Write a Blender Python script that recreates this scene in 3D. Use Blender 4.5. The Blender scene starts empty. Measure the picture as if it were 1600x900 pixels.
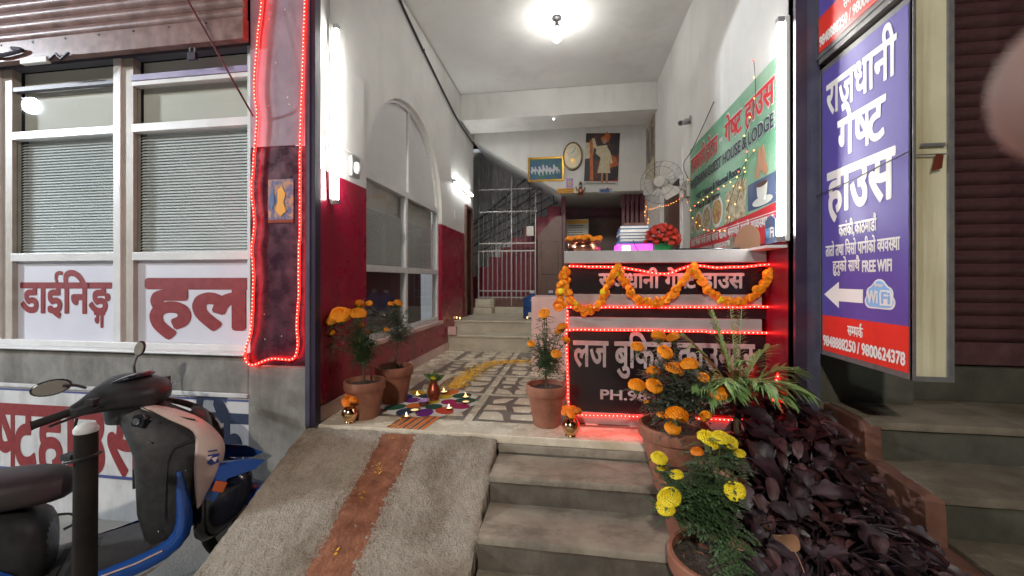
import bpy, bmesh, math, random
from mathutils import Vector, Matrix, Quaternion, noise
R = random.Random(7)
PI = math.pi
sc = bpy.context.scene
COL = sc.collection

# ---------------------------------------------------------------- camera
FPX = 625.0
TH = math.atan(93 / FPX)
CT, ST = math.cos(TH), math.sin(TH)
CZ = 0.91                                    # camera above the tiled floor (z = 0)
cd = bpy.data.cameras.new('camera')
cam = bpy.data.objects.new('camera', cd)
COL.objects.link(cam)
cam.location = (0, 0, CZ)
cam.rotation_euler = (PI / 2, 0, TH)
cd.sensor_width = 36
cd.lens = 36 * FPX / 1600
cd.shift_y = -12 / 1600
cd.clip_start = 0.01
cd.clip_end = 500
cd.dof.use_dof = True
cd.dof.focus_distance = 2.8
cd.dof.aperture_fstop = 7
sc.camera = cam

# ---------------------------------------------------------------- night sky
w = bpy.data.worlds.new('World')
sc.world = w
w.use_nodes = True
wn = w.node_tree.nodes
sky = wn.new('ShaderNodeTexSky')
sky.sky_type = 'NISHITA'
sky.sun_disc = False
sky.sun_elevation = math.radians(-5.0)
sky.sun_rotation = math.radians(200)
w.node_tree.links.new(sky.outputs[0], wn['Background'].inputs[0])
wn['Background'].inputs[1].default_value = 0.15

sc.view_settings.view_transform = 'Standard'
sc.view_settings.look = 'None'
sc.view_settings.exposure = 1.95
sc.view_settings.gamma = 1.0
sc.cycles.use_denoising = True
sc.cycles.max_bounces = 7
sc.cycles.transparent_max_bounces = 10
sc.cycles.caustics_reflective = False
sc.cycles.caustics_refractive = False
sc.cycles.sample_clamp_indirect = 12.0


def at(u, v, Y=None, X=None, Z=None):
    """a point of the place seen at photo pixel (u, v) on the plane y=Y, x=X or z=Z"""
    a = (u - 800) / FPX
    r = Vector((a * CT - ST, a * ST + CT, -(v - 438) / FPX))
    t = Y / r.y if Y is not None else (X / r.x if X is not None else (Z - CZ) / r.z)
    return Vector((r.x * t, r.y * t, CZ + r.z * t))


# ---------------------------------------------------------------- materials
def mat(name, col, rough=0.6, metal=0.0, col2=None, scale=6.0, detail=5.0, bump=0.0, bscale=None, coat=0.0,
        emit=None, es=0.0, spec=0.5, lo=0.35, hi=0.65, rvar=0.0, trans=0.0, rnd=0.0, alpha=1.0, light=True, sss=0.0):
    m = bpy.data.materials.new(name)
    m.use_nodes = True
    nt = m.node_tree
    b = nt.nodes['Principled BSDF']
    I = b.inputs
    I['Base Color'].default_value = (*col, 1)
    I['Roughness'].default_value = rough
    I['Metallic'].default_value = metal
    I['Specular IOR Level'].default_value = spec
    I['Coat Weight'].default_value = coat
    I['Coat Roughness'].default_value = 0.06
    I['Transmission Weight'].default_value = trans
    I['Alpha'].default_value = alpha
    if sss:
        I['Subsurface Weight'].default_value = sss
        I['Subsurface Radius'].default_value = (0.02, 0.01, 0.005)
    if emit:
        I['Emission Color'].default_value = (*emit, 1)
        I['Emission Strength'].default_value = es
        if not light:
            m.cycles.emission_sampling = 'NONE'
    tc = nt.nodes.new('ShaderNodeTexCoord')
    if col2 or rvar:
        n = nt.nodes.new('ShaderNodeTexNoise')
        n.inputs['Scale'].default_value = scale
        n.inputs['Detail'].default_value = detail
        n.inputs['Roughness'].default_value = 0.62
        nt.links.new(tc.outputs['Object'], n.inputs['Vector'])
        mr = nt.nodes.new('ShaderNodeMapRange')
        mr.inputs['From Min'].default_value = lo
        mr.inputs['From Max'].default_value = hi
        nt.links.new(n.outputs['Fac'], mr.inputs['Value'])
        if col2:
            mx = nt.nodes.new('ShaderNodeMix')
            mx.data_type = 'RGBA'
            mx.inputs[6].default_value = (*col, 1)
            mx.inputs[7].default_value = (*col2, 1)
            nt.links.new(mr.outputs[0], mx.inputs[0])
            out = mx.outputs[2]
            if rnd:
                oi = nt.nodes.new('ShaderNodeObjectInfo')
                hs = nt.nodes.new('ShaderNodeHueSaturation')
                m2 = nt.nodes.new('ShaderNodeMapRange')
                m2.inputs['To Min'].default_value = 1 - rnd
                m2.inputs['To Max'].default_value = 1 + rnd
                nt.links.new(oi.outputs['Random'], m2.inputs['Value'])
                nt.links.new(m2.outputs[0], hs.inputs['Value'])
                nt.links.new(out, hs.inputs['Color'])
                out = hs.outputs[0]
            nt.links.new(out, I['Base Color'])
        if rvar:
            m3 = nt.nodes.new('ShaderNodeMapRange')
            m3.inputs['From Min'].default_value = 0.3
            m3.inputs['From Max'].default_value = 0.7
            m3.inputs['To Min'].default_value = max(0.02, rough - rvar)
            m3.inputs['To Max'].default_value = min(1, rough + rvar)
            nt.links.new(n.outputs['Fac'], m3.inputs['Value'])
            nt.links.new(m3.outputs[0], I['Roughness'])
    if bump:
        n2 = nt.nodes.new('ShaderNodeTexNoise')
        n2.inputs['Scale'].default_value = bscale or scale * 8
        n2.inputs['Detail'].default_value = 6
        nt.links.new(tc.outputs['Object'], n2.inputs['Vector'])
        bp = nt.nodes.new('ShaderNodeBump')
        bp.inputs['Strength'].default_value = min(1, bump * 10)
        bp.inputs['Distance'].default_value = bump * 0.1
        nt.links.new(n2.outputs['Fac'], bp.inputs['Height'])
        nt.links.new(bp.outputs[0], I['Normal'])
    return m


M = {}
def dm(name, *a, **k):
    M[name] = mat(name, *a, **k)

dm('white_wall', (.66, .65, .625), .55, col2=(.76, .75, .725), scale=1.7, detail=8, bump=.02, bscale=30, rvar=.1)
dm('ceiling_paint', (.66, .655, .635), .7, col2=(.73, .725, .705), scale=1.6, bump=.01, bscale=60)
dm('stair_wall', (.60, .61, .61), .8, col2=(.68, .69, .69), scale=2, bump=.02, bscale=40)
dm('red_dado', (.33, .006, .034), .28, col2=(.26, .005, .027), scale=3, bump=.008, bscale=25, rvar=.08)
dm('right_dado', (.17, .004, .014), .35, col2=(.13, .004, .011), scale=3)
dm('stair_red', (.20, .010, .030), .5, col2=(.15, .008, .024), scale=4)
dm('maroon', (.11, .012, .026), .4, col2=(.07, .010, .018), scale=4, bump=.02, bscale=30)
dm('brown_door', (.12, .055, .038), .4, col2=(.085, .035, .026), scale=9, bump=.015, bscale=50)
dm('pillar_upper', (.20, .165, .21), .5, col2=(.28, .24, .29), scale=5, bump=.02, bscale=30)
dm('pillar_lower', (.03, .010, .022), .3, col2=(.06, .016, .03), scale=9, bump=.03, bscale=30, rvar=.12)
dm('post_blue', (.05, .05, .085), .35, col2=(.08, .08, .12), scale=8, bump=.01)
dm('post_dark', (.022, .014, .03), .35, col2=(.035, .022, .045), scale=7, bump=.01)
dm('concrete', (.17, .165, .155), .9, col2=(.27, .26, .24), scale=5, bump=.06, bscale=60)
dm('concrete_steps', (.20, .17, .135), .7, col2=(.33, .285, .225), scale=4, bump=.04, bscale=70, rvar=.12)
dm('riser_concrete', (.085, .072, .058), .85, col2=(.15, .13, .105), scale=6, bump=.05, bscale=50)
dm('ramp_concrete', (.27, .238, .195), .95, col2=(.42, .375, .31), scale=38, detail=10, bump=.14, bscale=110, lo=.25, hi=.75)
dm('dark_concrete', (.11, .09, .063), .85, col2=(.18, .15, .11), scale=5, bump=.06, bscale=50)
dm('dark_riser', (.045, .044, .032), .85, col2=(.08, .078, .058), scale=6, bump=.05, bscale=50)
dm('brick_paint', (.09, .034, .022), .85, col2=(.17, .08, .055), scale=7, bump=.05, bscale=40)
dm('ground', (.25, .245, .22), .95, col2=(.36, .35, .32), scale=3, detail=9, bump=.08, bscale=60)
dm('marble', (.60, .52, .40), .26, col2=(.72, .64, .52), scale=7, detail=8, bump=.004, rvar=.1)
dm('marble_step', (.42, .38, .30), .35, col2=(.58, .53, .43), scale=4, detail=8, bump=.006, rvar=.1)
dm('terrazzo', (.10, .075, .062), .35, col2=(.25, .20, .165), scale=90, detail=4, bump=.01, rvar=.1)
dm('marble_chip', (.72, .62, .47), .22, col2=(.80, .71, .57), scale=9, rnd=.12, rvar=.08)
dm('skirting', (.60, .40, .38), .4, col2=(.68, .48, .45), scale=5)
dm('painted_white', (.50, .50, .51), .7, col2=(.63, .63, .63), scale=3, bump=.03, bscale=40)
dm('panel_lavender', (.58, .58, .66), .45, col2=(.64, .64, .71), scale=2)
dm('frame_white', (.60, .60, .60), .35, col2=(.70, .70, .70), scale=6)
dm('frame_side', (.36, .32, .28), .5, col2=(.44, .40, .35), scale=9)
dm('frame_lilac', (.22, .19, .33), .45, col2=(.30, .27, .42), scale=9)
dm('frame_dark', (.11, .11, .14), .5)
dm('blind', (.66, .69, .70), .5, col2=(.74, .77, .78), scale=2)
dm('back_panel', (.52, .51, .46), .7, col2=(.60, .585, .53), scale=1.5)
dm('shutter', (.14, .068, .056), .42, col2=(.24, .135, .12), scale=10, bump=.015, rvar=.1)
dm('shutter_dark', (.07, .03, .034), .45, col2=(.115, .055, .058), scale=12, bump=.015, rvar=.1)
dm('text_red', (.19, .012, .016), .5, col2=(.25, .025, .028), scale=20)
dm('text_navy', (.02, .03, .07), .5, col2=(.03, .045, .10), scale=20)
dm('text_white', (.72, .72, .70), .5, col2=(.62, .62, .60), scale=20)
dm('text_grey', (.46, .40, .40), .5, col2=(.36, .32, .32), scale=30)
dm('line_blue', (.05, .07, .22), .6)
dm('sign_blue', (.085, .062, .30), .5, col2=(.095, .072, .34), scale=3, rvar=.06)
dm('sign_red', (.72, .035, .02), .35, col2=(.66, .03, .02), scale=3)
dm('sign_white', (.78, .78, .74), .4)
dm('sign_cream', (.50, .46, .32), .5, col2=(.60, .56, .41), scale=3, bump=.01)
dm('sign_frame', (.12, .12, .13), .45, .3, col2=(.18, .17, .16), scale=20)
dm('sky_blue', (.22, .48, .78), .4)
dm('banner_green', (.06, .27, .14), .4, col2=(.34, .52, .38), scale=1.1, lo=.35, hi=.6)
dm('banner_red', (.55, .03, .04), .4)
dm('banner_text_red', (.62, .02, .03), .4)
dm('banner_text_black', (.03, .03, .06), .4)
dm('counter_grey', (.30, .285, .285), .4, col2=(.38, .36, .355), scale=5)
dm('counter_black', (.012, .008, .010), .22, col2=(.018, .01, .013), scale=5)
dm('counter_side', (.72, .45, .43), .45, col2=(.78, .52, .5), scale=3)  # red glow of the light ropes is mixed into this colour
dm('led_skin', (.5, .01, .005), .3, emit=(1, .006, .004), es=3.6)
dm('led_bead', (1, .6, .5), .3, emit=(1, .30, .22), es=1.4, light=False)
dm('tube_light', (1, 1, 1), .3, emit=(1, .985, .94), es=17)
dm('tube_small', (1, 1, 1), .3, emit=(.97, 1, .98), es=19)
dm('bulb_glass', (1, 1, 1), .3, emit=(1, .98, .94), es=32)
dm('bulb_dim', (1, 1, 1), .4, emit=(1, .97, 1), es=3, light=False)
dm('flame', (1, .6, .2), .5, emit=(1, .55, .18), es=2.5, light=False)
dm('wax', (.8, .7, .4), .4, emit=(1, .7, .3), es=.2, light=False)
dm('fairy_warm', (1, .6, .2), .5, emit=(1, .36, .06), es=1.0, light=False)
dm('fairy_red', (1, .1, .1), .5, emit=(1, .08, .05), es=1.2, light=False)
dm('pink_glow', (.8, .1, .7), .4, emit=(1, .10, .80), es=.35)
dm('orange_petal', (.95, .27, .004), .6, col2=(.98, .42, .008), scale=60, rnd=.12, sss=.0)
dm('deep_orange_petal', (.85, .19, .008), .6, col2=(.95, .32, .015), scale=60, rnd=.15)
dm('yellow_petal', (.82, .62, .01), .6, col2=(.90, .74, .03), scale=60, rnd=.08)
dm('red_petal', (.42, .012, .008), .6, col2=(.60, .045, .015), scale=60, rnd=.2)
dm('marigold_leaf', (.035, .075, .025), .55, col2=(.07, .12, .05), scale=40, rnd=.2)
dm('marigold_leaf_dim', (.07, .09, .06), .6, col2=(.12, .13, .09), scale=40, rnd=.2)
dm('wine_leaf', (.022, .006, .008), .5, col2=(.055, .018, .018), scale=22, rnd=.5, rvar=.12)
dm('palm_leaf', (.13, .24, .07), .45, col2=(.24, .36, .13), scale=20, rnd=.2)
dm('purple_leaf', (.008, .0045, .006), .5, col2=(.032, .011, .017), scale=22, rnd=.5, rvar=.12)
dm('page_white', (.7, .69, .64), .6, col2=(.6, .59, .54), scale=90)
dm('stem', (.07, .045, .03), .7, col2=(.11, .08, .05), scale=30)
dm('green_stem', (.06, .09, .03), .6)
dm('terracotta', (.24, .085, .05), .75, col2=(.33, .14, .085), scale=7, bump=.03, bscale=40)
dm('soil', (.04, .032, .025), .95, col2=(.08, .065, .05), scale=40, bump=.2, bscale=50)
dm('brass', (.80, .50, .25), .12, 1.0, col2=(.72, .42, .2), scale=8, rvar=.05)
dm('copper', (.55, .25, .16), .22, 1.0, col2=(.45, .2, .13), scale=8, rvar=.08)
dm('copper_red', (.33, .08, .045), .35, .7, col2=(.25, .06, .035), scale=10)
dm('clay', (.10, .04, .025), .7, col2=(.16, .07, .04), scale=12)
dm('black_plastic', (.018, .018, .020), .42, col2=(.03, .03, .032), scale=14, rvar=.12)
dm('matte_plastic', (.022, .022, .024), .6, col2=(.036, .036, .038), scale=30, bump=.01, bscale=300)
dm('gloss_black', (.012, .014, .022), .15, coat=.6)
dm('seat_vinyl', (.03, .022, .025), .5, col2=(.05, .032, .036), scale=8, bump=.01, bscale=120)
dm('rubber', (.02, .02, .02), .8, bump=.02)
dm('scooter_blue', (.015, .075, .33), .25, coat=.6, col2=(.02, .09, .38), scale=5)
dm('scooter_panel', (.66, .50, .46), .3, coat=.4, col2=(.70, .55, .50), scale=4)
dm('decal_navy', (.015, .03, .16), .35)
dm('orange_lens', (.45, .09, .02), .25)
dm('mirror_glass', (.42, .39, .35), .25, .5)  # a beige reflection is put into the base colour, metallic lowered
dm('chrome', (.6, .6, .62), .15, 1.0)
dm('pvc_black', (.010, .008, .007), .6, spec=.2, col2=(.022, .017, .015), scale=10, bump=.02)
dm('pale_cap', (.62, .63, .62), .5, col2=(.5, .5, .5), scale=9)
dm('grille_dark', (.10, .10, .10), .5, .4)
dm('grille_metal', (.30, .29, .28), .45, .5, col2=(.42, .40, .38), scale=12)
dm('rail_dark', (.03, .035, .04), .5)
dm('jug_blue', (.02, .06, .20), .12, trans=.0, coat=.5, col2=(.03, .09, .27), scale=4)
dm('cap_white', (.65, .66, .68), .5)
dm('gold_frame', (.60, .36, .06), .3, .6, col2=(.45, .25, .03), scale=14)
dm('paint_lake', (.05, .09, .30), .5, col2=(.05, .20, .10), scale=7)
dm('paint_white', (.62, .64, .68), .5, col2=(.45, .48, .56), scale=30)
dm('clock_face', (.62, .60, .48), .3, col2=(.54, .52, .40), scale=6)
dm('clock_rim', (.05, .035, .02), .3, col2=(.09, .06, .03), scale=9)
dm('arch_white', (.62, .62, .61), .5, col2=(.70, .70, .69), scale=2)
dm('poster_dark', (.035, .03, .035), .35, col2=(.22, .06, .03), scale=6, lo=.5, hi=.7)
dm('poster_red', (.40, .03, .03), .4)
dm('poster_cream', (.62, .55, .38), .4, col2=(.5, .42, .26), scale=20)
dm('poster_orange', (.60, .16, .03), .4, col2=(.35, .09, .03), scale=20)
dm('poster_skin', (.42, .22, .13), .5)
dm('paper', (.58, .57, .50), .6, col2=(.52, .51, .45), scale=30)
dm('yellow_card', (.70, .35, .03), .5)
dm('brown_photo', (.16, .11, .07), .4, col2=(.42, .36, .26), scale=9)
dm('food_a', (.55, .40, .16), .5, col2=(.25, .08, .03), scale=28)
dm('food_b', (.62, .55, .42), .5, col2=(.20, .16, .05), scale=32)
dm('plate', (.60, .60, .56), .3)
dm('cup_blue', (.05, .08, .16), .4, col2=(.10, .14, .24), scale=6)
dm('skin', (.20, .115, .09), .55, col2=(.25, .15, .12), scale=30, sss=.2, bump=.01, bscale=200)
dm('nail', (.27, .18, .15), .35)
dm('powder_white', (.70, .68, .66), .95, col2=(.62, .58, .56), scale=60)
for nm, c in dict(green=(.012, .09, .05), blue=(.01, .09, .40), red=(.62, .06, .03), yellow=(.75, .48, .03), magenta=(.40, .01, .10),
                  purple=(.16, .01, .22), navy=(.02, .04, .09), orange=(.75, .17, .02)).items():
    dm('powder_' + nm, c, .95, col2=tuple(x * .8 for x in c), scale=80, bump=.05, bscale=200)
dm('powder_trail', (.15, .050, .024), .95, col2=(.29, .12, .065), scale=16, detail=9, bump=.10, bscale=60)
dm('lotus', (.40, .20, .55), .4, col2=(.55, .32, .65), scale=30)
dm('leaf_green', (.05, .10, .03), .4, col2=(.08, .15, .05), scale=30)
dm('basket_green', (.01, .20, .05), .4)
dm('folder_blue', (.04, .10, .26), .5, col2=(.07, .16, .35), scale=4)
dm('folder_grey', (.40, .38, .42), .5)
dm('fan_grey', (.42, .40, .37), .45, col2=(.34, .32, .30), scale=6)
dm('metal_grey', (.30, .30, .30), .4, .5)
dm('cable_dark', (.03, .03, .032), .6)
dm('plastic_white', (.62, .62, .60), .4)
dm('petal_confetti', (.90, .42, .02), .7, col2=(.95, .62, .04), scale=30)
dm('sticker_multi', (.08, .09, .20), .5, col2=(.40, .22, .10), scale=22, lo=.45, hi=.6)
dm('fill_lamp_head', (1, 1, 1), .3, emit=(1, .93, .82), es=620)
dm('lamp_head', (1, 1, 1), .3, emit=(.86, .93, 1.0), es=700)


def grime(name, amt, vec, thr=(.45, .75), tint=(.45, .42, .38)):
    """old water streaks and hand grime over a paint"""
    nt = M[name].node_tree
    b = nt.nodes['Principled BSDF']
    src = b.inputs['Base Color'].links[0].from_socket
    tc = nt.nodes.new('ShaderNodeTexCoord')
    mp = nt.nodes.new('ShaderNodeMapping')
    mp.inputs['Scale'].default_value = vec
    n = nt.nodes.new('ShaderNodeTexNoise')
    n.inputs['Scale'].default_value = 1.0
    n.inputs['Detail'].default_value = 8
    n.inputs['Roughness'].default_value = .68
    nt.links.new(tc.outputs['Object'], mp.inputs['Vector'])
    nt.links.new(mp.outputs[0], n.inputs['Vector'])
    mr = nt.nodes.new('ShaderNodeMapRange')
    mr.inputs['From Min'].default_value, mr.inputs['From Max'].default_value = thr
    mr.inputs['To Max'].default_value = amt
    nt.links.new(n.outputs['Fac'], mr.inputs['Value'])
    mx = nt.nodes.new('ShaderNodeMix')
    mx.data_type = 'RGBA'
    mx.blend_type = 'MULTIPLY'
    nt.links.new(mr.outputs[0], mx.inputs[0])
    nt.links.new(src, mx.inputs[6])
    mx.inputs[7].default_value = (*tint, 1)
    nt.links.new(mx.outputs[2], b.inputs['Base Color'])
grime('white_wall', .35, (2.5, 2.5, .8), (.52, .8))
grime('ceiling_paint', .3, (1.5, 1.5, 1.5), (.52, .75))
grime('painted_white', .7, (5, 5, 1.5), (.45, .75))
grime('concrete', .8, (4, 4, 1.2), (.45, .7))
grime('concrete_steps', .8, (5, 9, 5), (.48, .68))
grime('riser_concrete', .7, (6, 6, 3), (.45, .7))
grime('dark_concrete', .7, (3, 8, 4), (.45, .7))
grime('ramp_concrete', .8, (2.6, 1.6, 2.2), (.46, .66), (.45, .40, .33))
grime('shutter', .8, (7, 7, 2), (.45, .7), (.55, .5, .48))
grime('shutter_dark', .8, (5, 5, 1), (.45, .7), (.5, .45, .42))
grime('pillar_upper', .7, (7, 7, 2), (.5, .7))
grime('pillar_lower', .5, (9, 9, 9), (.5, .65), (2.2, 1.9, 1.9))
grime('sign_blue', .5, (3, 4, .8), (.45, .75), (.62, .62, .70))
grime('sign_cream', .8, (16, 5, 1.0), (.45, .75), (.62, .55, .42))
grime('sign_red', .5, (3, 9, 3), (.5, .75), (.7, .55, .5))
grime('terracotta', .7, (7, 7, 3), (.48, .7), (.5, .45, .42))
grime('red_dado', .6, (3, 3, 1.0), (.5, .75), (.6, .6, .6))
grime('marble', .6, (5, 5, 5), (.5, .72), (.66, .58, .48))
grime('marble_step', .7, (2, 5, 9), (.48, .7), (.62, .55, .45))
grime('skirting', .6, (5, 3, 3), (.5, .7), (.7, .6, .58))
grime('scooter_panel', .4, (12, 12, 12), (.5, .7), (.65, .6, .55))
grime('matte_plastic', .5, (9, 9, 9), (.5, .75), (2.2, 2.1, 2.0))
grime('seat_vinyl', .5, (6, 6, 6), (.5, .75), (2.4, 1.8, 1.8))


def glassmat():
    m = bpy.data.materials.new('window_glass')
    m.use_nodes = True
    nt = m.node_tree
    nt.nodes.remove(nt.nodes['Principled BSDF'])
    g = nt.nodes.new('ShaderNodeBsdfGlossy')
    g.inputs['Roughness'].default_value = 0.015
    g.inputs['Color'].default_value = (.9, .95, 1, 1)
    t = nt.nodes.new('ShaderNodeBsdfTransparent')
    t.inputs['Color'].default_value = (.97, .98, .975, 1)
    lw_ = nt.nodes.new('ShaderNodeLayerWeight')
    lw_.inputs['Blend'].default_value = 0.5
    f = nt.nodes.new('ShaderNodeMath')
    f.operation = 'POWER'
    f.inputs[1].default_value = 5.0
    nt.links.new(lw_.outputs['Facing'], f.inputs[0])
    mr = nt.nodes.new('ShaderNodeMapRange')
    mr.inputs['To Min'].default_value = 0.045
    mr.inputs['To Max'].default_value = 0.6
    x = nt.nodes.new('ShaderNodeMixShader')
    nt.links.new(f.outputs[0], mr.inputs['Value'])
    nt.links.new(mr.outputs[0], x.inputs[0])
    nt.links.new(t.outputs[0], x.inputs[1])
    nt.links.new(g.outputs[0], x.inputs[2])
    nt.links.new(x.outputs[0], nt.nodes['Material Output'].inputs[0])
    return m
M['glass'] = glassmat()


# ---------------------------------------------------------------- mesh builder
class MB:
    def __init__(s):
        s.v = []
        s.f = []

    def add(s, vs, fs):
        b = len(s.v)
        s.v += [tuple(x) for x in vs]
        s.f += [tuple(i + b for i in f) for f in fs]
        return s

    def box(s, x0, x1, y0, y1, z0, z1):
        x0, x1 = min(x0, x1), max(x0, x1)
        y0, y1 = min(y0, y1), max(y0, y1)
        z0, z1 = min(z0, z1), max(z0, z1)
        return s.add([(x0, y0, z0), (x1, y0, z0), (x1, y1, z0), (x0, y1, z0), (x0, y0, z1), (x1, y0, z1), (x1, y1, z1), (x0, y1, z1)],
                     [(0, 3, 2, 1), (4, 5, 6, 7), (0, 1, 5, 4), (1, 2, 6, 5), (2, 3, 7, 6), (3, 0, 4, 7)])

    def obox(s, c, ax, ay, az):
        c, ax, ay, az = Vector(c), Vector(ax), Vector(ay), Vector(az)
        vs = [c + i * ax + j * ay + k * az for k in (-1, 1) for i, j in ((-1, -1), (1, -1), (1, 1), (-1, 1))]
        return s.add(vs, [(0, 3, 2, 1), (4, 5, 6, 7), (0, 1, 5, 4), (1, 2, 6, 5), (2, 3, 7, 6), (3, 0, 4, 7)])

    def tube(s, pts, r, n=6, closed=False, caps=True):
        pts = [Vector(p) for p in pts]
        m = len(pts)
        rr = r if isinstance(r, (list, tuple)) else [r] * m
        vs = []
        up = None
        for i, p in enumerate(pts):
            a = pts[(i - 1) % m] if (closed or i > 0) else p
            b = pts[(i + 1) % m] if (closed or i < m - 1) else p
            d = (b - a)
            d = d.normalized() if d.length > 1e-9 else Vector((0, 0, 1))
            if up is None:
                up = Vector((0, 0, 1)) if abs(d.z) < .9 else Vector((1, 0, 0))
            up = (up - d * up.dot(d))
            up = up.normalized() if up.length > 1e-6 else d.orthogonal().normalized()
            sd = d.cross(up)
            for k in range(n):
                t = 2 * PI * k / n
                vs.append(p + (up * math.cos(t) + sd * math.sin(t)) * rr[i])
        fs = []
        for i in range(m if closed else m - 1):
            j = (i + 1) % m
            for k in range(n):
                k2 = (k + 1) % n
                fs.append((i * n + k, i * n + k2, j * n + k2, j * n + k))
        if caps and not closed:
            fs.append(tuple(range(n - 1, -1, -1)))
            fs.append(tuple((m - 1) * n + k for k in range(n)))
        return s.add(vs, fs)

    def cyl(s, a, b, r, r2=None, n=16):
        return s.tube([a, b], [r, r if r2 is None else r2], n)

    def lathe(s, prof, c=(0, 0, 0), n=24):
        vs, fs = [], []
        for (r, z) in prof:
            for k in range(n):
                t = 2 * PI * k / n
                vs.append((c[0] + r * math.cos(t), c[1] + r * math.sin(t), c[2] + z))
        for i in range(len(prof) - 1):
            for k in range(n):
                k2 = (k + 1) % n
                fs.append((i * n + k, i * n + k2, (i + 1) * n + k2, (i + 1) * n + k))
        fs.append(tuple(range(n - 1, -1, -1)))
        m = len(prof) - 1
        fs.append(tuple(m * n + k for k in range(n)))
        return s.add(vs, fs)

    def ball(s, c, r, nu=10, nv=6, sc3=(1, 1, 1)):
        prof = [(max(1e-4, r * math.sin(PI * i / nv)), -r * math.cos(PI * i / nv)) for i in range(nv + 1)]
        b = len(s.v)
        s.lathe(prof, (0, 0, 0), nu)
        for i in range(b, len(s.v)):
            x, y, z = s.v[i]
            s.v[i] = (c[0] + x * sc3[0], c[1] + y * sc3[1], c[2] + z * sc3[2])
        return s

    def prism(s, pts, ax, t0, t1):
        """polygon pts (2D) extruded along axis ax ('x','y','z') from t0 to t1"""
        def P(p, t):
            return {'x': (t, p[0], p[1]), 'y': (p[0], t, p[1]), 'z': (p[0], p[1], t)}[ax]
        n = len(pts)
        vs = [P(p, t0) for p in pts] + [P(p, t1) for p in pts]
        fs = [tuple(range(n - 1, -1, -1)), tuple(range(n, 2 * n))] + [(i, (i + 1) % n, n + (i + 1) % n, n + i) for i in range(n)]
        return s.add(vs, fs)

    def flat(s, pts, o, r, u, t=0.0015):
        """flat outline in the plane (o, r, u) with thickness t towards r x u"""
        o, r, u = Vector(o), Vector(r), Vector(u)
        nrm = r.cross(u).normalized() * t
        n = len(pts)
        a = [o + r * p[0] + u * p[1] for p in pts]
        vs = a + [q + nrm for q in a]
        fs = [tuple(range(n - 1, -1, -1)), tuple(range(n, 2 * n))] + [(i, (i + 1) % n, n + (i + 1) % n, n + i) for i in range(n)]
        return s.add(vs, fs)

    def loft(s, rings, caps=True):
        n = len(rings[0])
        vs = [p for rg in rings for p in rg]
        fs = []
        for i in range(len(rings) - 1):
            for k in range(n):
                k2 = (k + 1) % n
                fs.append((i * n + k, i * n + k2, (i + 1) * n + k2, (i + 1) * n + k))
        if caps:
            fs.append(tuple(range(n - 1, -1, -1)))
            fs.append(tuple((len(rings) - 1) * n + k for k in range(n)))
        return s.add(vs, fs)

    def xf(s, mtx):
        s.v = [tuple(mtx @ Vector(p)) for p in s.v]
        return s

    def mesh(s, name, m, smooth=False, ang=35):
        me = bpy.data.meshes.new(name)
        me.from_pydata(s.v, [], s.f)
        bm = bmesh.new()
        bm.from_mesh(me)
        bmesh.ops.recalc_face_normals(bm, faces=bm.faces)
        bm.to_mesh(me)
        bm.free()
        if smooth:
            me.polygons.foreach_set('use_smooth', [True] * len(me.polygons))
            me.set_sharp_from_angle(angle=math.radians(ang))
        me.materials.append(M[m] if isinstance(m, str) else m)
        me.update()
        return me

    def build(s, name, m, parent=None, smooth=False, bevel=0, sub=0, loc=None, ang=35):
        o = bpy.data.objects.new(name, s.mesh(name, m, smooth, ang))
        COL.objects.link(o)
        if parent:
            o.parent = parent
        if loc:
            o.location = loc
        if bevel:
            b = o.modifiers.new('bevel', 'BEVEL')
            b.width = bevel
            b.segments = 2
            b.limit_method = 'ANGLE'
        if sub:
            q = o.modifiers.new('sub', 'SUBSURF')
            q.levels = q.render_levels = sub
        return o


def link_mesh(name, me, parent, loc=(0, 0, 0), rot=None, scale=None, mtx=None):
    o = bpy.data.objects.new(name, me)
    COL.objects.link(o)
    if parent:
        o.parent = parent
    if mtx is not None:
        o.matrix_local = mtx
    else:
        o.location = loc
        if rot:
            o.rotation_euler = rot
        if scale:
            o.scale = (scale,) * 3 if isinstance(scale, (int, float)) else scale
    return o


def thing(name, label, cat, loc=(0, 0, 0), rz=0, group=None):
    o = bpy.data.objects.new(name, None)
    o.empty_display_size = .05
    COL.objects.link(o)
    o.location = loc
    o.rotation_euler = (0, 0, rz)
    o['label'] = label
    o['category'] = cat
    if group:
        o['group'] = group
    return o


def tag(o, label, cat, group=None):
    o['label'] = label
    o['category'] = cat
    if group:
        o['group'] = group
    return o


def struct(o, label=None, kind='structure'):
    o['kind'] = kind
    if label:
        o['label'] = label
    return o


def copy_thing(o, parent=None):
    c = o.copy()
    COL.objects.link(c)
    c.parent = parent
    for ch in list(o.children):
        copy_thing(ch, c)
    return c


def ellipse(cx, cy, rx, ry, n=24, rot=0):
    return [(cx + rx * math.cos(2 * PI * k / n) * math.cos(rot) - ry * math.sin(2 * PI * k / n) * math.sin(rot),
             cy + rx * math.cos(2 * PI * k / n) * math.sin(rot) + ry * math.sin(2 * PI * k / n) * math.cos(rot)) for k in range(n)]


def smooth_path(pts, n=8, closed=False):
    pts = [Vector(p) for p in pts]
    out = []
    m = len(pts)
    for i in range(m if closed else m - 1):
        p0 = pts[(i - 1) % m] if closed or i > 0 else pts[0]
        p1 = pts[i]
        p2 = pts[(i + 1) % m]
        p3 = pts[(i + 2) % m] if closed or i + 2 < m else pts[-1]
        for k in range(n):
            t = k / n
            out.append(0.5 * ((2 * p1) + (p2 - p0) * t + (2 * p0 - 5 * p1 + 4 * p2 - p3) * t * t + (3 * p1 - p0 - 3 * p2 + p3) * t ** 3))
    if not closed:
        out.append(pts[-1])
    return out


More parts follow.
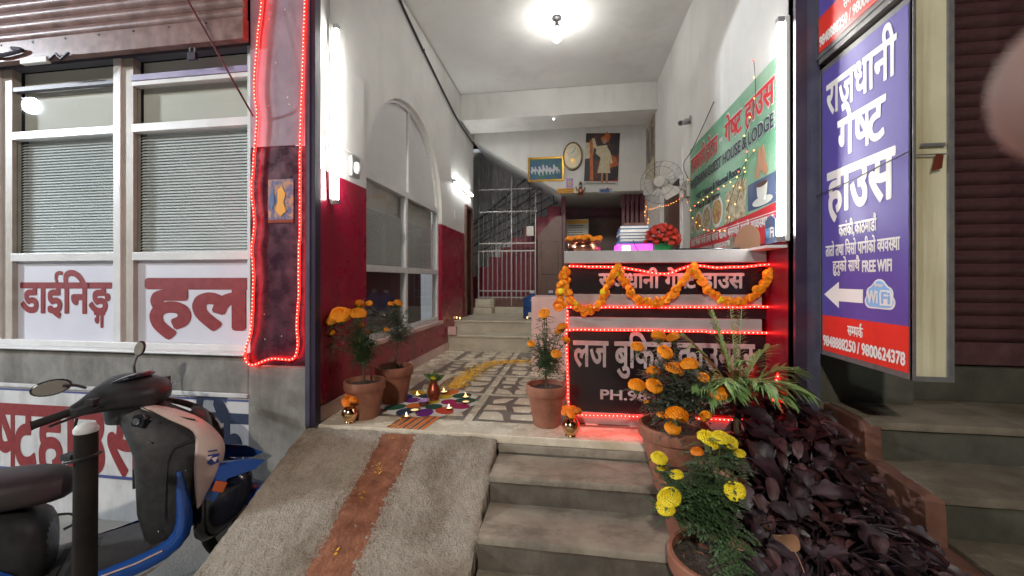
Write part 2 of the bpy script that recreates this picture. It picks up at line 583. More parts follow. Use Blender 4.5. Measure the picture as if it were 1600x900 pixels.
def resample(pts, step):
    out = [pts[0].copy()]
    acc = 0
    for a, b in zip(pts, pts[1:]):
        L = (b - a).length
        if L < 1e-9:
            continue
        d = step - acc
        while d <= L:
            out.append(a.lerp(b, d / L))
            d += step
        acc = L - (d - step)
    return out


# ---------------------------------------------------------------- lettering
VIR = '\u094d'
CONS = set(chr(c) for c in range(0x915, 0x93A))
_cache = {}


def run_mesh(s, bold):
    key = (s, bold)
    if key in _cache:
        return _cache[key]
    c = bpy.data.curves.new('t', 'FONT')
    c.body = s
    c.size = 1
    c.offset = bold
    c.resolution_u = 4
    o = bpy.data.objects.new('t', c)
    COL.objects.link(o)
    me = bpy.data.meshes.new_from_object(o.evaluated_get(bpy.context.evaluated_depsgraph_get()))
    vs = [(v.co.x, v.co.y) for v in me.vertices]
    fs = [tuple(p.vertices) for p in me.polygons]
    bpy.data.objects.remove(o)
    bpy.data.curves.remove(c)
    bpy.data.meshes.remove(me)
    _cache[key] = (vs, fs)
    return vs, fs


def clip_right(vs, fs, xc):
    bm = bmesh.new()
    bv = [bm.verts.new((x, y, 0)) for x, y in vs]
    for f in fs:
        try:
            bm.faces.new([bv[i] for i in f])
        except ValueError:
            pass
    bmesh.ops.bisect_plane(bm, geom=bm.verts[:] + bm.edges[:] + bm.faces[:], plane_co=(xc, 0, 0), plane_no=(1, 0, 0), clear_outer=True)
    bm.verts.index_update()
    r = [(v.co.x, v.co.y) for v in bm.verts], [tuple(v.index for v in f.verts) for f in bm.faces]
    bm.free()
    return r


_T = []


def word_mesh(wd, bold):
    """one word; Devanagari vowel order, half letters and reph are set by hand"""
    if not any(0x900 <= ord(ch) < 0x980 for ch in wd):
        vs, fs = run_mesh(wd, bold)
        return vs, fs, max(v[0] for v in vs)
    if not _T:
        _T.append(max(v[1] for v in run_mesh('\u091f', 0.0)[0]))
    top = _T[0]
    toks = []
    cur = ''
    i = 0
    while i < len(wd):
        ch = wd[i]
        if i + 1 < len(wd) and wd[i + 1] == VIR:
            if cur:
                toks.append(('run', cur))
                cur = ''
            toks.append(('reph', '') if ch == '\u0930' else ('sub', wd[i + 2]) if ch == '\u0919' else ('half', ch))
            if ch == '\u0919':
                toks[-1] = ('run', ch)
                toks.append(('sub', wd[i + 2]))
                i += 3
                continue
            i += 2
            continue
        if ch == '\u093f':
            cur = cur[:-1] + ch + cur[-1]
        else:
            cur += ch
        i += 1
    if cur:
        toks.append(('run', cur))
    V, F = [], []
    x = 0.0
    reph = False

    def push(vs, fs, dx, dy=0, k=1):
        b = len(V)
        V.extend([(a * k + dx, c * k + dy) for a, c in vs])
        F.extend([tuple(j + b for j in f) for f in fs])
    for kind, t in toks:
        if kind == 'reph':
            reph = True
            continue
        if kind == 'sub':
            vs, fs = run_mesh(t, bold)
            push(vs, fs, x - .50, -.30, .5)
            continue
        vs, fs = run_mesh(t, bold)
        hl = [v[0] for v in vs if top - .10 < v[1] < top + bold + .03] or [v[0] for v in vs]
        h0, h1 = min(hl), max(hl)
        if kind == 'half':
            vs, fs = clip_right(vs, fs, h1 - .14)
            h1 -= .14
        dx = x - h0 - (0.03 if x else 0)
        push(vs, fs, dx)
        if reph:
            g = [(-.02, .0), (-.10, .06), (-.17, .15), (-.13, .24), (-.03, .27), (.06, .22)]
            xx = dx + (0.62 if t[0] == '\u093f' else .5)
            w2 = .042 + bold
            L, Rr = [], []
            for q in range(len(g)):
                a = Vector(g[max(q - 1, 0)])
                b_ = Vector(g[min(q + 1, len(g) - 1)])
                d = (b_ - a).normalized()
                nn = Vector((-d.y, d.x)) * w2
                L.append((xx + g[q][0] + nn.x, top + g[q][1] + nn.y - .03))
                Rr.append((xx + g[q][0] - nn.x, top + g[q][1] - nn.y - .03))
            b0 = len(V)
            V.extend(L + Rr)
            for q in range(len(g) - 1):
                F.append((b0 + q, b0 + q + 1, b0 + len(g) + q + 1, b0 + len(g) + q))
            reph = False
        x = dx + h1
    return V, F, x


def text(s, parent, o, r, u, wdt, hgt, m, bold=.012, name='lettering', body=None, fat=0.0, step=.00003):
    """lettering fitted into a box wdt x hgt (o = its lower left corner). body=True: hgt is baseline to headline.
    The letters are cut from thin film: each overlapping run lies a hair above the one before"""
    V, F = [], []
    x = 0
    for wd in s.split(' '):
        vs, fs, adv = word_mesh(wd, bold)
        b = len(V)
        V += [(a + x, c) for a, c in vs]
        F += [tuple(j + b for j in f) for f in fs]
        x += adv + .26
    # connected pieces that overlap (headlines) are layered
    par = list(range(len(V)))
    def fd(i):
        while par[i] != i:
            par[i] = par[par[i]]
            i = par[i]
        return i
    for f in F:
        for j in f[1:]:
            par[fd(j)] = fd(f[0])
    order = {}
    lay = []
    for i in range(len(V)):
        k = fd(i)
        if k not in order:
            order[k] = len(order)
        lay.append(order[k] % 6)
    if fat:
        n0, base, f0, l0 = len(V), list(V), list(F), list(lay)
        for q, (dx, dy) in enumerate(((fat, 0), (-fat, 0), (0, fat), (0, -fat), (fat * .7, fat * .7), (-fat * .7, -fat * .7), (fat * .7, -fat * .7), (-fat * .7, fat * .7))):
            b = len(V)
            V += [(a + dx, c + dy) for a, c in base]
            F += [tuple(j + b for j in f) for f in f0]
            lay += [l + 6 * (q + 1) for l in l0]
    x0, x1 = min(v[0] for v in V), max(v[0] for v in V)
    y0, y1 = min(v[1] for v in V), max(v[1] for v in V)
    if body:
        y0, y1 = 0.0, (_T[0] if _T else .7)
    o, r, u = Vector(o), Vector(r).normalized(), Vector(u).normalized()
    nr = r.cross(u) * step
    vs = [o + r * ((a - x0) / (x1 - x0) * wdt) + u * ((c - y0) / (y1 - y0) * hgt) + nr * l for (a, c), l in zip(V, lay)]
    mb = MB().add(vs, F)
    me = bpy.data.meshes.new(name)
    me.from_pydata(mb.v, [], mb.f)
    me.materials.append(M[m])
    ob = bpy.data.objects.new(name, me)
    COL.objects.link(ob)
    ob.parent = parent
    return ob

# ================================================================ GROUND, STEPS, RAMP
GZ = -0.72                                   # street level
FY = 2.32                                    # front edge of the tiled floor
LX, RX = -1.60, 1.15                         # inner faces of the side walls
struct(MB().add([(-40, -40, GZ), (40, -40, GZ), (40, 2.8, GZ), (-40, 2.8, GZ)], [(0, 1, 2, 3)]).build('street', 'ground'))

# tiled entrance floor: slab, pale strips and inlaid marble pieces
fl = struct(MB().box(LX, RX, FY, 5.06, -.09, 0).build('floor', 'terrazzo'))
MB().box(LX, RX, FY - .012, 2.52, -.045, .003).build('threshold_slab', 'marble', fl, bevel=.004)
MB().box(LX, -1.335, 2.52, 5.06, .0, .003).build('border_slab', 'marble', fl)
rows = [2.52, 3.12, 3.75, 4.38, 5.02]
cols = [-1.335, -.665, .0, .665, 1.15]
for cx in cols[1:4]:
    MB().box(cx - .028, cx + .028, 2.52, 5.06, .0, .0035).build('dividing_strip', 'marble', fl)
for ry in rows[1:]:
    MB().box(-1.335, RX, ry - .022, ry + .022, .0, .0030).build('dividing_strip', 'marble', fl)
for ci in range(3):
    for ri in range(4):
        x0, x1 = cols[ci] + .045, cols[ci + 1] - .045
        y0, y1 = rows[ri] + .04, rows[ri + 1] - .04
        n = 3 if (ci + ri) % 2 else 4
        for i in range(n):
            off = R.uniform(-.02, .02)
            for j in range(n):
                if R.random() < .03:
                    continue
                ax, bx = x0 + (x1 - x0) * i / n, x0 + (x1 - x0) * (i + 1) / n
                ay, by = y0 + (y1 - y0) * j / n + off, y0 + (y1 - y0) * (j + 1) / n + off
                g = .016 + R.random() * .014
                jit = lambda: R.uniform(-.026, .026)
                q = [(ax + g + jit(), ay + g + jit()), (bx - g + jit(), ay + g + jit()), (bx - g + jit(), by - g + jit()), (ax + g + jit(), by - g + jit())]
                if R.random() < .4:
                    k = R.randrange(4)
                    a, b, c = Vector(q[k - 1]), Vector(q[k]), Vector(q[(k + 1) % 4])
                    q[k:k + 1] = [tuple(b.lerp(a, R.uniform(.2, .5))), tuple(b.lerp(c, R.uniform(.2, .5)))]
                mx, my = sum(p[0] for p in q) / len(q), sum(p[1] for p in q) / len(q)
                MB().prism([(p[0] - mx, p[1] - my) for p in q], 'z', 0, .002).build('stone', 'marble_chip', fl, loc=(mx, my, 0))
# two marble steps up to the rear floor
st = struct(MB().box(LX, RX, 5.06, 5.36, -.02, .17).build('marble_steps', 'marble_step', bevel=.004))
MB().box(LX, RX, 5.035, 5.36, .171, .20).build('tread', 'marble_step', st, bevel=.006)
MB().box(LX, RX, 5.36, 6.62, .0, .335).build('riser', 'marble_step', st, bevel=.003)
MB().box(LX, RX, 5.335, 6.62, .336, .36).build('tread', 'marble_step', st, bevel=.006)
MB().box(-1.6, -.30, 6.62, 6.9, .0, .46).build('tread', 'marble_step', st, bevel=.005)
MB().box(-1.6, -1.28, 6.36, 6.62, .361, .46).build('corner_step', 'marble_step', st, bevel=.006)
MB().prism([(-1.6, 6.5), (-1.34, 6.5), (-1.28, 6.56), (-1.28, 6.72), (-1.6, 6.72)], 'z', .461, .60).build('corner_step', 'marble_step', st, bevel=.006)

def slab(x0, x1, y0, y1, z0, z1, seed, amp=.006):
    """a cast tread with a worn, chipped nosing"""
    n = max(4, int((x1 - x0) / .012))
    rings = []
    for i in range(n + 1):
        x = x0 + (x1 - x0) * i / n
        c = noise.noise(Vector((x * 6, seed * 3.1, 0))) * amp + noise.noise(Vector((x * 31, seed, 2))) * amp * .5
        chip = max(0, noise.noise(Vector((x * 11, seed * 7.7, 5))) - .32) * amp * 9
        ed = .006 + abs(c) + chip
        zt = z1 + noise.noise(Vector((x * 4, seed, 9))) * .0015
        rings.append([(x, y1, z0), (x, y0 + .003 + c * .4, z0), (x, y0 + max(0, c) * .5, z1 - ed), (x, y0 + ed * .35, z1 - ed * .3), (x, y0 + ed, zt), (x, y1, zt)])
    return MB().loft(rings)
# concrete front steps right of the ramp
edge = [FY - .02, 2.03, 1.757, 1.48, 1.20]
tz = [0, -.10, -.245, -.40, -.56, GZ]
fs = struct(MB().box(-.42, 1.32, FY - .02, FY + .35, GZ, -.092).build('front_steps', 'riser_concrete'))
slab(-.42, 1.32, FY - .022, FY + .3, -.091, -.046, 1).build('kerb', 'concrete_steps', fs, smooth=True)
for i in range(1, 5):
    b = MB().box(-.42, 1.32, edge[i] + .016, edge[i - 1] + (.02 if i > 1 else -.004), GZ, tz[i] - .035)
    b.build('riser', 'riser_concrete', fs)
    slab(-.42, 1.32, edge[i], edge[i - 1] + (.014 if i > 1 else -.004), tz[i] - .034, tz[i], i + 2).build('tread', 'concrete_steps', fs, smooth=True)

# rough concrete ramp
def rough(p):
    return .010 * noise.noise(p * .5) + .006 * noise.noise(p * 2.2) + .007 * max(0, noise.noise(p * 4.2) - .12) + .009 * max(0, noise.noise(p * 8 + Vector((3, 1, 0))) - .1) + .005 * max(-.1, noise.noise(p * 16))

rx0, rx1, ry0, ry1 = -1.66, -.43, .86, 2.30
nx, ny = 230, 260
vs, f = [], []
for j in range(ny + 1):
    for i in range(nx + 1):
        x = rx0 + (rx1 - rx0) * i / nx
        y = ry0 + (ry1 - ry0) * j / ny
        z = -.012 + (y - ry1) * .5
        p = Vector((x * 9, y * 9, 0))
        h = rough(p)
        ed = min(i, nx - i) / 6
        k = min(1, ed)
        z += h * (.3 + .7 * k) - (.012 * (1 - k) ** 2)
        if i in (0, nx):
            x += .016 * noise.noise(Vector((0, y * 9, 3 + i))) + .008 * noise.noise(Vector((0, y * 40, 3 + i)))
        vs.append((x, y, max(z, GZ + .002)))
for j in range(ny):
    for i in range(nx):
        a = j * (nx + 1) + i
        f.append((a, a + 1, a + nx + 2, a + nx + 1))
# side skirts
b0 = len(vs)
for j in range(ny + 1):
    for i in (0, nx):
        v = vs[j * (nx + 1) + i]
        vs.append((v[0], v[1], GZ - .02))
for j in range(ny):
    for s_, i in ((0, 0), (1, nx)):
        a, b = j * (nx + 1) + i, (j + 1) * (nx + 1) + i
        f.append((a, b, b0 + 2 * (j + 1) + s_, b0 + 2 * j + s_))
ramp = struct(MB().add(vs, f).build('ramp', 'ramp_concrete', smooth=True, ang=60))

# neighbouring steps on the right
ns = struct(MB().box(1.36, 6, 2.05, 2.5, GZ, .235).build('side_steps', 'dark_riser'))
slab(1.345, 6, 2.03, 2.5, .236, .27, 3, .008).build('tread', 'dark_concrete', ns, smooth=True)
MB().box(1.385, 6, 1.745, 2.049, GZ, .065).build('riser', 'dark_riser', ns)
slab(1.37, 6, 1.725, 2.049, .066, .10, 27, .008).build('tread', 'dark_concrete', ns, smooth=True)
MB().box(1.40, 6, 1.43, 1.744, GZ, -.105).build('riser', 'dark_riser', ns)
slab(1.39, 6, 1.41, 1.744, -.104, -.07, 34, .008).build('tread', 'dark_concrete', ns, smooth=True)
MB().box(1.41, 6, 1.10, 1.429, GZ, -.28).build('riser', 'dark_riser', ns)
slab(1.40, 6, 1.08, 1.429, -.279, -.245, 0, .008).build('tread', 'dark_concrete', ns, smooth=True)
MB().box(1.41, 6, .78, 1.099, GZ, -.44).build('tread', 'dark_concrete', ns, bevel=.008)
wl = tag(MB().prism([(2.5, GZ), (2.5, .262), (2.06, .262), (2.03, .25), (2.02, .105), (1.735, .092), (1.715, .08), (1.705, -.08), (1.42, -.09), (1.40, -.26), (1.09, -.27), (1.07, GZ)], 'x', 1.315, 1.384).build('side_wall', 'brick_paint', bevel=.005),
         'low brick-red plastered wall closing the left end of the dark concrete steps', 'wall')

# ================================================================ INTERIOR WALLS
H = 3.60
wx = LX - .12
AY0, AY1, AZ0, AZS, AR = 2.95, 4.80, .41, 1.77, .90     # arched window
ac, ar = (AY0 + AY1) / 2, (AY1 - AY0) / 2
leftw = thing('entrance_wall', 'long white side wall with glossy red lower part, pierced by the arched window', 'wall', (LX, 2.29, 0))
def wl_(name, m, fn, **k):
    b = MB()
    fn(b)
    b.xf(Matrix.Translation((-LX, -2.29, 0)))
    return b.build(name, m, leftw, **k)
RZ = 1.63
def dado(b):
    b.box(wx, LX, 2.291, AY0, .10, RZ)
    b.box(wx, LX, AY1, 5.88, .0, RZ - .02)
    b.box(wx, LX, 6.28, 6.42, .0, RZ - .02)
    b.box(wx, LX, AY0 + .001, AY1 - .001, .10, AZ0 - .03)
wl_('dado', 'red_dado', dado)
def skirt(b):
    b.box(wx, LX + .012, 2.30, 5.055, .004, .099)
wl_('skirting', 'skirting', skirt, bevel=.003)
def plaster(b):
    b.box(wx, LX, 2.291, AY0, RZ + .001, H)
    b.box(wx, LX, AY1, 5.88, RZ - .019, H)
    b.box(wx, LX, 5.881, 6.279, 2.06, H)
    b.box(wx, LX, 6.28, 6.42, RZ - .019, H)
    n = 28
    yy = [ac - ar * math.cos(PI * i / n) for i in range(n + 1)]
    zz = [AZS + AR * math.sin(PI * i / n) for i in range(n + 1)]
    for i in range(n):
        y0, y1, z0, z1 = yy[i], yy[i + 1], zz[i], zz[i + 1]
        b.add([(LX, y0, z0), (LX, y1, z1), (LX, y1, H), (LX, y0, H), (wx, y0, z0), (wx, y1, z1), (wx, y1, H), (wx, y0, H)],
              [(0, 1, 2, 3), (0, 4, 5, 1), (4, 7, 6, 5)])
wl_('plaster', 'white_wall', plaster)

rightw = thing('entrance_wall', 'tall white side wall carrying the green hotel banner and wall fan', 'wall', (RX, 2.29, 0))
b = MB().box(RX, RX + .12, 2.291, 4.42, 1.16, H).box(RX, RX + .12, 4.421, 5.42, 2.02, H).box(RX, RX + .12, 5.421, 6.9, 0, H)
b.xf(Matrix.Translation((-RX, -2.29, 0))).build('plaster', 'white_wall', rightw)
b = MB().box(RX, RX + .12, 2.291, 4.42, 0, 1.159)
b.xf(Matrix.Translation((-RX, -2.29, 0))).build('dado', 'right_dado', rightw)
# brown door in the right wall
d = thing('wardrobe_door', 'plain brown flush door behind the reception counter, below the wall fan', 'door', (RX + .03, 4.42, 0))
MB().box(.0, .04, .03, .97, 0, 1.98).build('panel', 'brown_door', d)
MB().box(-.05, .05, 0, .03, 0, 2.02).box(-.05, .05, .97, 1.0, 0, 2.02).build('frame', 'frame_white', d)

struct(MB().box(-1.75, 1.3, 2.291, 8.0, H, H + .12).build('ceiling', 'ceiling_paint'))
tag(MB().box(LX + .001, RX - .001, 5.62, 6.15, 3.22, H - .001).build('ceiling_beam', 'white_wall', bevel=.006),
    'white concrete beam crossing under the ceiling before the picture wall', 'beam')
# picture wall: side of the upper stair flight and landing, with slanting soffit
pw = thing('picture_wall', 'white rear wall with slanting lower edge carrying clock, calendar and horse picture', 'wall', (0, 6.42, 0))
pts = [(-1.6, H), (-1.6, 3.20), (-.17, 2.30), (1.15, 2.30), (1.15, H)]
MB().prism([(x, z) for x, z in pts], 'y', 0, .16).build('plaster', 'white_wall', pw)
MB().prism([(-1.6, 3.199), (-.17, 2.299), (-.17, 2.42), (-1.6, 3.32)], 'y', .161, 1.0).build('stair_soffit', 'stair_wall', pw)
MB().prism([(-.169, 2.299), (1.15, 2.299), (1.15, 2.42), (-.169, 2.42)], 'y', .161, 1.45).build('landing_soffit', 'stair_wall', pw)
# stair hall shell
tag(MB().box(-2.9, 1.3, 8.0, 8.1, 0, H).build('stairwell_wall', 'stair_wall'), 'bare grey wall at the back of the dim stairwell', 'wall')
tag(MB().box(-2.9, -2.8, 6.42, 8.0, 0, H).build('stairwell_wall', 'stair_wall'), 'grey side wall at the left end of the stairwell', 'wall')
tag(MB().box(-2.8, -1.72, 6.42, 6.5, 0, H).build('stairwell_wall', 'stair_wall'), 'short grey return wall hidden beside the stairwell door', 'wall')
struct(MB().box(-2.8, 1.15, 6.9, 8.0, .0, .45).build('rear_floor', 'concrete'))
tag(MB().box(-.16, 1.15, 7.86, 7.95, .45, 2.298).build('recess_wall', 'maroon'), 'maroon wall at the end of the dark recess under the landing', 'wall')
tag(MB().box(RX - .05, RX, 6.59, 7.85, .36, 2.298).build('recess_wall', 'maroon'), 'maroon side wall of the recess beside the hanging curtain strips', 'wall')

# flight rising to the right behind the gate
fl2 = thing('staircase', 'maroon sided stair flight climbing to the right behind the metal gate', 'stairs', (-2.3, 7.0, .45))
n = 10
for i in range(n):
    x0 = i * .21
    MB().box(x0, x0 + .212, .0, .85, .0, (i + 1) * .175).build('step', 'stair_red', fl2)
rl = thing('stair_railing', 'dark slanting stair railing seen through the gate bars', 'railing', (-2.3, 7.02, .45))
MB().tube([(0, 0, 1.0), (1.95, 0, 2.62)], .018, 8).tube([(0, 0, .62), (1.95, 0, 2.24)], .010, 6).build('handrail', 'rail_dark', rl)
for i in range(10):
    x = .1 + i * .21
    MB().cyl((x, 0, (i + 1) * .175), (x, 0, 1.0 + x * .83), .009, n=6).build('baluster', 'rail_dark', rl)
# the far flight railings slanting the other way
rl2 = thing('stair_railing', 'dark railing slanting down to the left on the grey stairwell wall', 'railing', (-1.7, 7.85, .45))
for k in range(5):
    MB().tube([(-.7, 0, .75 + k * .17), (1.5, 0, 1.85 + k * .17)], .012, 6).build('rail', 'rail_dark', rl2)

# metal gate
gt = thing('metal_gate', 'tall grey barred metal gate closing the stairs at the back', 'gate', (-1.58, 6.72, .46))
Wg = .98
def gtop(x):
    return 2.66 - x * .63 - .08
for i in range(13):
    x = Wg * i / 12
    r_ = .0075 if i not in (0, 7, 12) else .014
    MB().cyl((x, 0, .02), (x, 0, .955), r_, n=6).build('bar', 'grille_metal', gt)
    MB().cyl((x, 0, .956), (x, 0, gtop(x)), r_ * .9, n=6).build('bar', 'grille_dark' if i not in (7, 12) else 'grille_metal', gt)
for z in (.16, .27 + .0, .95, 1.08, 1.62, 2.0):
    w_ = min(Wg, (2.58 - z) / .63)
    MB().box(0, w_, -.006, .006, z - .01, z + .01).build('rail', 'grille_metal', gt)
MB().box(-.02, Wg + .02, -.01, .03, .0, .13).build('kick_plate', 'brown_door', gt)
MB().box(.83, .95, -.03, -.008, 1.20, 1.36).build('lock_box', 'grille_metal', gt)
# brown panelled door beside the gate
d = thing('stair_door', 'brown panelled wooden door between the gate and the notice board', 'door', (-.56, 6.70, .36))
MB().prism([(0, 0), (.40, 0), (.40, 1.62), (.30, 1.62), (0, 1.30)], 'y', 0, .04).build('door_leaf', 'brown_door', d)
for z0, z1 in ((.1, .55), (.65, 1.2)):
    MB().box(.06, .34, -.012, -.0005, z0, z1).build('panel', 'brown_door', d, bevel=.006)
MB().box(.41, .46, -.03, .05, 0, 1.93).build('door_post', 'maroon', d)
tag(MB().prism([(-.98, 1.3), (-.60, 1.60), (-.60, 1.8), (-.38, 1.8), (-.38, 2.0), (-.17, 2.0), (-.17, 2.295), (-.10, 2.295), (-.10, .36), (-.13, .36), (-.13, 1.95)], 'y', 6.76, 6.80).build('stringer', 'stair_red'),
    'maroon stepped stair stringer above the brown panelled door', 'stair side')
# recess door, notice
d = thing('recess_door', 'dark brown wooden door deep in the recess, right of the notice', 'door', (.30, 7.80, .36))
MB().box(0, .72, 0, .04, 0, 1.72).build('door_leaf', 'brown_door', d)
MB().box(-.05, -.001, -.02, .04, 0, 1.78).box(.721, .77, -.02, .04, 0, 1.78).box(-.05, .77, -.02, .04, 1.781, 1.84).build('frame', 'maroon', d)
nb = thing('notice_board', 'white notice sheet with yellow heading hanging in the recess', 'notice', (-.10, 7.30, 1.15))
MB().box(0, .40, 0, .015, 0, .86).build('sheet', 'paper', nb)
MB().box(.01, .39, -.002, -.0005, .78, .85).build('heading', 'yellow_card', nb)
for i in range(17):
    MB().box(.03, .03 + R.uniform(.25, .34), -.0015, -.0005, .74 - i * .041, .748 - i * .041 + .003).build('text_line', 'text_navy', nb)
# curtain strips (dark maroon) at the recess' right
cu = thing('slatted_partition', 'maroon slatted partition at the right of the recess', 'partition', (.78, 6.62, .36))
for i in range(5):
    MB().box(.02 + i * .07, .065 + i * .07, 0, .03, 0, 1.93).build('slat', 'maroon', cu)

# left wall brown door
d = thing('side_door', 'open brown door frame in the left wall beyond the arched window', 'door', (LX, 5.88, .36))
MB().box(-.11, .03, .0, .05, 0, 1.70).box(-.11, .03, .35, .40, 0, 1.70).box(-.11, .03, .051, .349, 1.65, 1.70).build('frame', 'brown_door', d, bevel=.003)
MB().box(-.10, -.06, .051, .349, 0, 1.649).build('door_leaf', 'brown_door', d)
MB().ball((-.045, .30, .85), .02, 8, 6).build('knob', 'brass', d, smooth=True)

# ================================================================ ARCHED WINDOW
aw = thing('arched_window', 'large white framed arched window with six panes in the red and white wall', 'window', (LX - .07, AY0, AZ0))
t = .028
Wd = AY1 - AY0
T1, T2 = 1.01 - AZ0, AZS - AZ0
my = 3.83 - AY0
def fbox(y0, y1, z0, z1, nm='frame'):
    MB().box(-.03, .03, y0, y1, z0, z1).build(nm, 'frame_white', aw, bevel=.003)
fbox(0, t * 1.6, 0, T2)
fbox(Wd - t * 1.6, Wd, 0, T2)
fbox(t * 1.6, Wd - t * 1.6, 0, .045)
fbox(my - t, my + t, .0455, T2 - t)
MB().box(-.03, .035, 0, Wd, T2 - t, T2 + t).build('transom', 'frame_white', aw, bevel=.003)
MB().box(-.028, .032, t * 1.6, my - t, T1 - t, T1 + t).box(-.028, .032, my + t, Wd - t * 1.6, T1 - t, T1 + t).build('transom', 'frame_white', aw, bevel=.003)
def arcp(r_in):
    return [(Wd / 2 - (ar - r_in) * math.cos(PI * i / 28), T2 + (AR - r_in) * math.sin(PI * i / 28)) for i in range(29)]
o_, i_ = arcp(0.0), arcp(.035)
b = MB()
for q in range(28):
    b.prism([o_[q], o_[q + 1], i_[q + 1], i_[q]], 'x', -.03, .03)
b.build('arch_frame', 'frame_white', aw)
MB().box(-.02, .02, my + .06, my + .10, T2 + t, T2 + AR * math.sqrt(1 - ((my + .08 - Wd / 2) / ar) ** 2) - .01).build('mullion', 'frame_white', aw)
for y0, y1 in ((t * 1.6, my - t), (my + t, Wd - t * 1.6)):
    MB().box(-.004, .002, y0, y1, .045, T1 - t).build('pane', 'glass', aw)
    MB().box(-.004, .002, y0, y1, T1 + t, T2 - t).build('pane', 'glass', aw)
    bl = MB()
    z = T1 + t
    while z < T1 + .52:
        bl.box(-.045, -.030, y0, y1, z, z + .011)
        z += .020
    struct(bl.build('blind', 'blind', aw), kind='stuff')
ip = arcp(.036)
for half in (0, 1):
    pp = [p for p in ip if (p[0] < my + .06) == (half == 0)]
    xs = my + .06 if half == 0 else my + .10
    zt = T2 + (AR - .036) * math.sqrt(max(0, 1 - ((xs - Wd / 2) / (ar - .036)) ** 2))
    pts = ([*pp, (xs, zt), (xs, T2 + t)] if half == 0 else [(xs, T2 + t), (xs, zt), *pp])
    MB().prism(pts, 'x', -.012, -.004).build('arch_panel', 'arch_white', aw)
MB().box(-.070, -.060, t, Wd - t, T1, T2 + .02).build('backing', 'back_panel', aw)
MB().box(-.30, -.28, -.2, Wd + .2, -.3, T1 - .001).build('dark_backing', 'maroon', aw)
MB().box(-.05, .085, -.03, Wd + .03, -.04, -.001).build('sill', 'skirting', aw, bevel=.004)

# ================================================================ FACADE, LEFT
fc = thing('pillar', 'broad pillar with grey top and scuffed maroon lower half, outlined by a red light rope', 'pillar', (-2.04, 2.29, 0))
MB().box(0, .40, 0, .35, 1.76, 3.4).build('upper_face', 'pillar_upper', fc, bevel=.004)
MB().box(0, .40, 0, .35, .37, 1.758).build('lower_face', 'pillar_lower', fc, bevel=.004)
MB().box(0, .40, 0, .35, GZ, .369).build('plinth', 'concrete', fc)
gp = thing('shutter_guide', 'dark steel shutter guide post on the left side of the entrance', 'post', (-1.638, 2.27, 0))
MB().box(0, .030, 0, .06, 0, 3.4).build('channel', 'post_blue', gp)
MB().box(.031, .065, .005, .06, 0, 3.4).build('channel', 'post_dark', gp)
gp = thing('shutter_guide', 'wide dark steel shutter guide post right of the reception counter', 'post', (1.15, 2.27, 0))
MB().box(.0, .055, 0, .07, -.09, 3.4).build('channel', 'post_dark', gp)
MB().box(.056, .12, .006, .09, -.09, 3.4).build('channel', 'post_blue', gp)
tag(MB().box(-1.64, 1.27, 2.292, 2.6, 3.05, H - .002).build('lintel', 'concrete'), 'concrete lintel over the open entrance, above the hanging lamps', 'lintel')
# wall below the shop window
lw = thing('shop_wall', 'low rendered wall under the dining hall windows, painted with parking sign', 'wall', (-6, 2.29, GZ))
MB().box(0, 3.96, .0, .3, 0, .875).build('render', 'painted_white', lw)
MB().box(0, 3.959, -.02, .3, .876, .905).build('ledge', 'painted_white', lw, bevel=.005)
MB().box(0, 3.959, -.012, .3, .906, 1.15).build('concrete_band', 'concrete', lw, bevel=.006)
MB().box(0, 3.955, -.05, .34, 1.151, 1.165).build('sill', 'frame_white', lw, bevel=.004)
MB().box(3.961, 4.36, -.012, -.0005, 0, 1.08).build('render', 'concrete', lw)
sg = thing('painted_sign', 'white painted wall sign with red and navy guest house parking lettering behind the scooter', 'painted sign', (0, 2.288, 0))
MB().box(-6, -1.80, -.002, 0, -.435, .15).build('white_field', 'painted_white', sg)
MB().box(-6, -1.80, -.004, -.0025, .130, .142).build('border', 'line_blue', sg)
MB().box(-6, -1.80, -.004, -.0025, -.435, -.415).build('border', 'line_blue', sg)
MB().box(-1.812, -1.80, -.0045, -.0042, -.415, .13).build('border', 'line_blue', sg)
text('ष्ट', sg, (-4.10, -.0026, -.40), (1, 0, 0), (0, 0, 1), .40, .42, 'text_red', fat=.014, body=True)
text('हाउस', sg, (-3.72, -.0026, -.40), (1, 0, 0), (0, 0, 1), .90, .42, 'text_red', fat=.014, body=True)
text('गे', sg, (-4.58, -.0026, -.40), (1, 0, 0), (0, 0, 1), .44, .42, 'text_red', fat=.014, body=True)
text('पार्किङ', sg, (-2.74, -.0026, -.32), (1, 0, 0), (0, 0, 1), .90, .36, 'text_navy', fat=.012, body=True)

# windows
WY = 2.36
sw = thing('dining_window', 'wide white framed dining hall shopfront window with blinds and painted lettering', 'window', (-6.1, WY, .445))
def L(x):
    return x + 6.1
ztop = 2.44 - .445
zT1, zT2 = 1.075 - .445, 1.955 - .445
mull = [-5.15, -4.135, -3.10]
for i, x in enumerate(mull):
    MB().box(L(x) - .03, L(x) + .03, -.035, .03, .04, ztop).build('mullion', 'frame_white', sw, bevel=.003)
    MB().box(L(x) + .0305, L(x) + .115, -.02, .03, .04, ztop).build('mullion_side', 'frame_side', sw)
MB().box(L(-6.05), L(-2.041), -.04, .035, 0, .0399).build('bottom_rail', 'frame_white', sw, bevel=.003)
MB().box(L(-2.09), L(-2.041), -.035, .03, .0401, ztop).build('frame', 'frame_white', sw)
MB().box(L(-6.05), L(-2.041), -.03, .035, ztop + .0005, ztop + .05).build('top_rail', 'frame_dark', sw)
bays = [(-6.05, -5.18), (-5.035, -4.165), (-4.02, -3.13), (-2.985, -2.09)]
